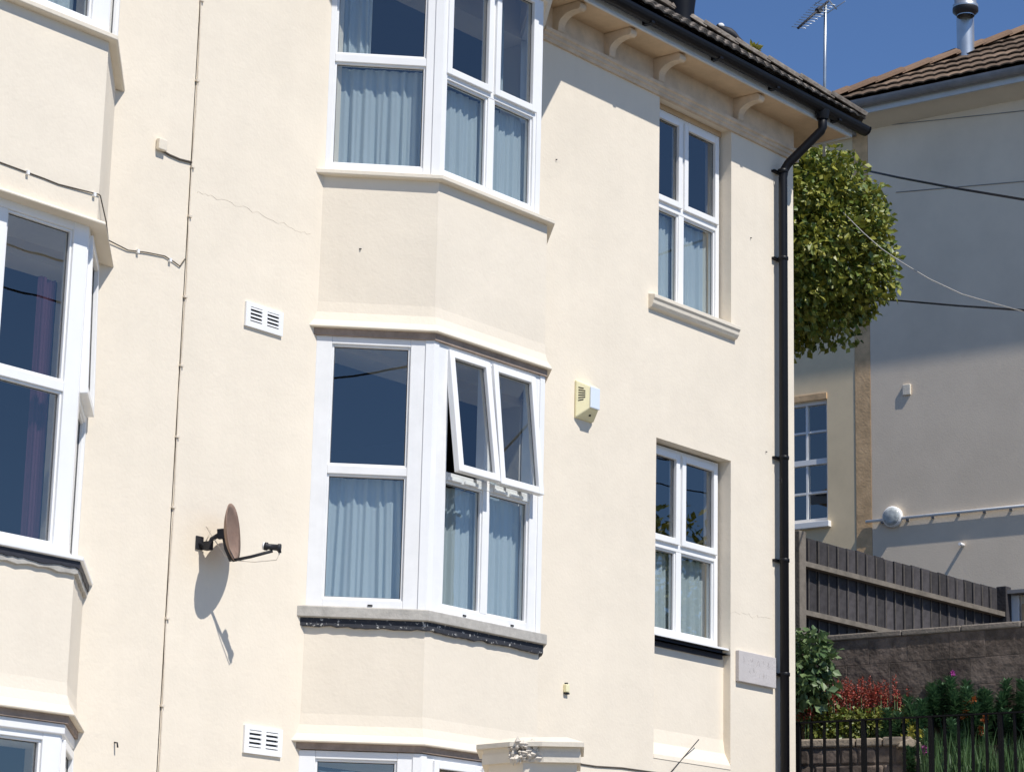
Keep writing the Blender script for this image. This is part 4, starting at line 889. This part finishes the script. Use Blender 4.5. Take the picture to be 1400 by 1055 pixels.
# low hedge in front of the red spikes
def line_plants(px0, px1, py, D, n): return [at(px0+(px1-px0)*k/(n-1), py, D) for k in range(n)]
hd = thing('hedge', at(1170, 1000, 20.25), 'low yellow-green hedge behind the low wall', 'hedge')
def hedge(b):
    r = random.Random(51)
    for P in line_plants(1080, 1245, 988, 20.3, 16): crown_leaves(b, P+Vector((r.uniform(-.03, .03), 0, r.uniform(-.03, .02))), (.11, .11, .13), 190, .04, r, .3, .6)
obj('foliage', M['hedge'], hd, hedge)
obj('stem', M['bark'], hd, lambda b: [b.tube([Vector((P.x, P.y, L1.z-.1)), P], .006, 5) for P in line_plants(1085, 1240, 988, 20.3, 9)])
def spikes(name, label, cat, px0, px1, py0, py1, D, n, mt, seed, h=(.10, .24), stemm='green'):
    r = random.Random(seed); base = at((px0+px1)/2, py1, D); t = thing(name, base, label, cat)
    pts = []
    for k in range(n):
        P = at(r.uniform(px0, px1), r.uniform(py0, py1), D+r.uniform(-.12, .12)); pts.append(P)
    def f(b):
        for P in pts:
            hh = r.uniform(*h); tip = P+Vector((r.uniform(-.03, .03), r.uniform(-.03, .03), hh)); 
            for q in range(int(hh/.008)):
                s = q/(hh/.008); c = P.lerp(tip, s); d = rv(r); leafquad(b, c, (d+Vector((0, 0, .7))), rv(r), .026*(1.15-s*.6), .014)
    def g(b):
        for P in pts[::3]: b.tube([Vector((P.x, P.y, L1.z-.08)), P+Vector((0, 0, .05))], .003, 4)
    obj('flower_spikes', M[mt], t, f, kind='stuff'); obj('stems', M[stemm], t, g); return t
spikes('heather', 'patch of red flower spikes against the dark garden wall', 'flowers', 1100, 1285, 955, 990, 20.5, 520, 'red', 61, (.08, .22))
spikes('heather', 'small red flower clump under the glossy shrub', 'flowers', 1086, 1112, 968, 992, 20.3, 40, 'red', 62, (.06, .12))
def spurge(px, py, D, seed, label, n=7, spread=.16, hgt=.30):
    r = random.Random(seed); P0 = at(px, py, D); zb_ = L1.z-.08; t = thing('leafy_plant', (P0.x, P0.y, zb_), label, 'plant')
    tips = [P0+Vector((r.gauss(0, spread*.55), r.gauss(0, spread*.55), r.uniform(-hgt*.5, hgt*.35))) for _ in range(n)]
    obj('stems', M['green'], t, lambda b: [b.tube([Vector((P0.x+(q.x-P0.x)*.3, P0.y+(q.y-P0.y)*.3, zb_)), q], .006, 5) for q in tips])
    def f(b):
        for q in tips:
            for k in range(200):
                s = r.random(); c = q+Vector((0, 0, -.20*s)); a = r.uniform(0, 6.28); el = .9-1.1*s
                leafquad(b, c, Vector((math.cos(a), math.sin(a), el)), Vector((0, 0, 1)), r.uniform(.055, .09), .021)
    obj('foliage', M['spurge'], t, f)
for i, (px, py, D, lb, n, spd) in enumerate(((1238, 972, 19.9, 'bushy blue-green spurge growing in front of the red spikes', 6, .12), (1262, 965, 20.0, 'blue-green bottlebrush plant rising beside the red spikes', 6, .12), (1300, 948, 20.1, 'tall blue-green bottlebrush plant under the pink thistle flower', 12, .18), (1350, 962, 19.8, 'blue-green leafy plant beside the orange flowers', 11, .18), (1380, 945, 19.9, 'tall green leafy plant against the dark wall', 14, .2), (1425, 955, 19.6, 'green leafy plant at the railing end', 12, .2), (1300, 1010, 19.6, 'green leafy plant below the orange flowers, behind the railing', 14, .24), (1210, 985, 20.1, 'dark green leafy plant at the hedge end', 5, .10))):
    spurge(px, py, D, 70+i, lb, n, spd)
def blooms(px, py, D, mt, n, spread, label, seed, size=.05):
    r = random.Random(seed); P0 = at(px, py, D); t = thing('flower', (P0.x, P0.y, L1.z-.08), label, 'flowers')
    qs = [P0+Vector((r.gauss(0, spread), r.gauss(0, spread), r.gauss(0, spread))) for _ in range(n)]
    obj('stems', M['green'], t, lambda b: [b.tube([Vector((P0.x, P0.y, L1.z-.08)), q], .004, 5) for q in qs])
    def f(b):
        for q in qs:
            for k in range(26): leafquad(b, q, rv(r)+Vector((0, 0, .4)), rv(r), size*r.uniform(.5, 1), size*.4)
    obj('petals', M[mt], t, f, kind='stuff')
blooms(1325, 968, 19.75, 'orange', 8, .04, 'orange flower cluster among the green plants', 81, .045)
blooms(1345, 985, 19.6, 'orange', 4, .035, 'pale orange flowers just above the railing', 82, .04)
blooms(1304, 922, 20.2, 'pink', 2, .01, 'pink thistle flower against the dark wall', 83, .035)
blooms(1267, 1021, 19.2, 'pink', 3, .02, 'pink flowers hanging behind the railing bars', 84, .035)
blooms(1248, 1000, 19.7, 'yellow', 7, .05, 'yellow leaf tuft behind the railing beside the end stone', 85, .06)
# long grass behind the railing
def grass(b):
    r = random.Random(91)
    for k in range(1500):
        P = at(r.uniform(1262, 1470), 1075, 19.2+r.uniform(-.25, .35)); h = r.uniform(.25, .55); d = Vector((r.uniform(-.1, .1), r.uniform(-.1, .1), 0))
        s = Vector((r.uniform(-1, 1), r.uniform(-1, 1), 0)).normalized()*.006; P = Vector((P.x, P.y, 1.7))
        b.add([P-s, P+s, P+d*.5+s*.8+Vector((0, 0, h*.6)), P+d+Vector((0, 0, h)), P+d*.5-s*.8+Vector((0, 0, h*.6))], [(0, 1, 2, 4), (4, 2, 3)])
obj('long_grass', M['green'], None, grass, kind='stuff', label='tall green grass behind the black railing', cat='grass')
ES = at(1245, 1014, 19.55); b = MB(); b.prism([ES+Vector((-.07, .07, -.04)), ES+Vector((.07, -.07, -.04)), ES+Vector((.06, -.06, .0)), ES+Vector((.0, .0, .035)), ES+Vector((-.06, .06, .0))], (.12, .1, 0)); b.build('end_stone', M['palestone'], LW, bevel=.01)

# ================================================================== overhead wires and their pole
PO = Vector((18.4, -6.3, at(1400, 300, 18.7).z)); PX = Vector((PO.x, PO.y, G))
UP = thing('utility_pole', PX, 'wooden utility pole carrying the overhead wires', 'pole')
obj('shaft', M['bark'], UP, lambda b: b.tube([PX, PX+Vector((0, 0, PO.z-G+1.0))], [.14, .10], 12))
obj('step_iron', M['darkmetal'], UP, lambda b: b.box(PX.x-.25, PX.x+.25, PX.y-.012, PX.y+.012, PO.z-1.0, PO.z-.97))
def wire(p0, mids, p1, r_, m, label):
    b = MB(); b.tube([p0]+mids+[p1], r_, 6); o = b.build('overhead_wire', m, None, label=label, cat='wire'); return o
pole = lambda z: Vector((PX.x, PX.y, z))
wire(at(1110, 216, 27.4), [at(1160, 228, 25), at(1230, 243, 22.5), at(1310, 258, 20.2), at(1400, 273, 18.8)], pole(PO.z+.15), .011, M['wire'], 'thick black overhead wire crossing the grey house below its eaves')
wire(at(1095, 420, 27.0), [at(1160, 408, 25), at(1230, 411, 22.5), at(1310, 418, 20.2), at(1400, 424, 18.8)], pole(PO.z-.55), .009, M['wire'], 'black overhead wire leaving the tree near its lower edge')
W2_ = wire(at(1132, 270, 23.0), [at(1150, 288, 22.3), at(1180, 318, 21.6), at(1205, 340, 21.1), at(1230, 357, 20.7), at(1270, 381, 20.2), at(1315, 402, 19.7), at(1360, 415, 19.2), at(1400, 426, 18.8)], pole(PO.z-.9), .0042, M['palewire'], 'pale twisted wire running from the house end past the tree')

ST = thing('street_tree', (33, -13.2, G), 'large leafy street tree across the road, mirrored dark in the side window', 'tree')
obj('trunk', M['bark'], ST, lambda b: b.tube([(33, -13.2, G), (33.1, -13.1, 1.5), (32.9, -13.2, 4), (33, -13.2, 6.5)], [.32, .25, .2, .08], 12))
for k in range(8):
    d = rv(r); obj('limb', M['bark'], ST, lambda b: b.tube([(33, -13.2, 3.0), (33+d.x*1.4, -13.2+d.y*1.4, 4.6), (33+d.x*2.4, -13.2+d.y*2.4, 5.6+d.z*1.8)], [.12, .07, .03], 6))
obj('crown', M['leaf'], ST, lambda b: crown_leaves(b, (33, -13.2, 5.2), (3.1, 3.1, 3.0), 11000, .19, random.Random(77), .15, .5))
UP2 = thing('utility_pole', (-14, -9.6, G), 'wooden utility pole on the far pavement carrying the street wires', 'pole')
obj('shaft', M['bark'], UP2, lambda b: b.tube([(-14, -9.6, G), (-14, -9.6, 8.6)], [.15, .11], 12)); obj('crossarm', M['bark'], UP2, lambda b: b.box(-14.06, -13.94, -10.3, -8.9, 8.0, 8.12))
UP3 = thing('utility_pole', (44, -9.6, G), 'wooden utility pole far along the street carrying the street wires', 'pole')
obj('shaft', M['bark'], UP3, lambda b: b.tube([(44, -9.6, G), (44, -9.6, 8.9)], [.15, .11], 12)); obj('crossarm', M['bark'], UP3, lambda b: b.box(43.94, 44.06, -10.3, -8.9, 8.3, 8.42))
for yy, z0_, lb in ((-9.0, 8.14, 'street wire strung along the road on the house side of the poles'), (-10.2, 8.14, 'street wire strung along the road on the far side of the poles')):
    b = MB(); b.tube([(-14+58*k/16, yy, z0_+.3*k/16-1.1*math.sin(math.pi*k/16)) for k in range(17)], .011, 6); b.build('overhead_wire', M['wire'], None, label=lb, cat='wire')
# ------------------------------------------------------------------ lift everything to street level
for o in list(bpy.data.objects):
    if o.parent is None: o.location.z += EYE
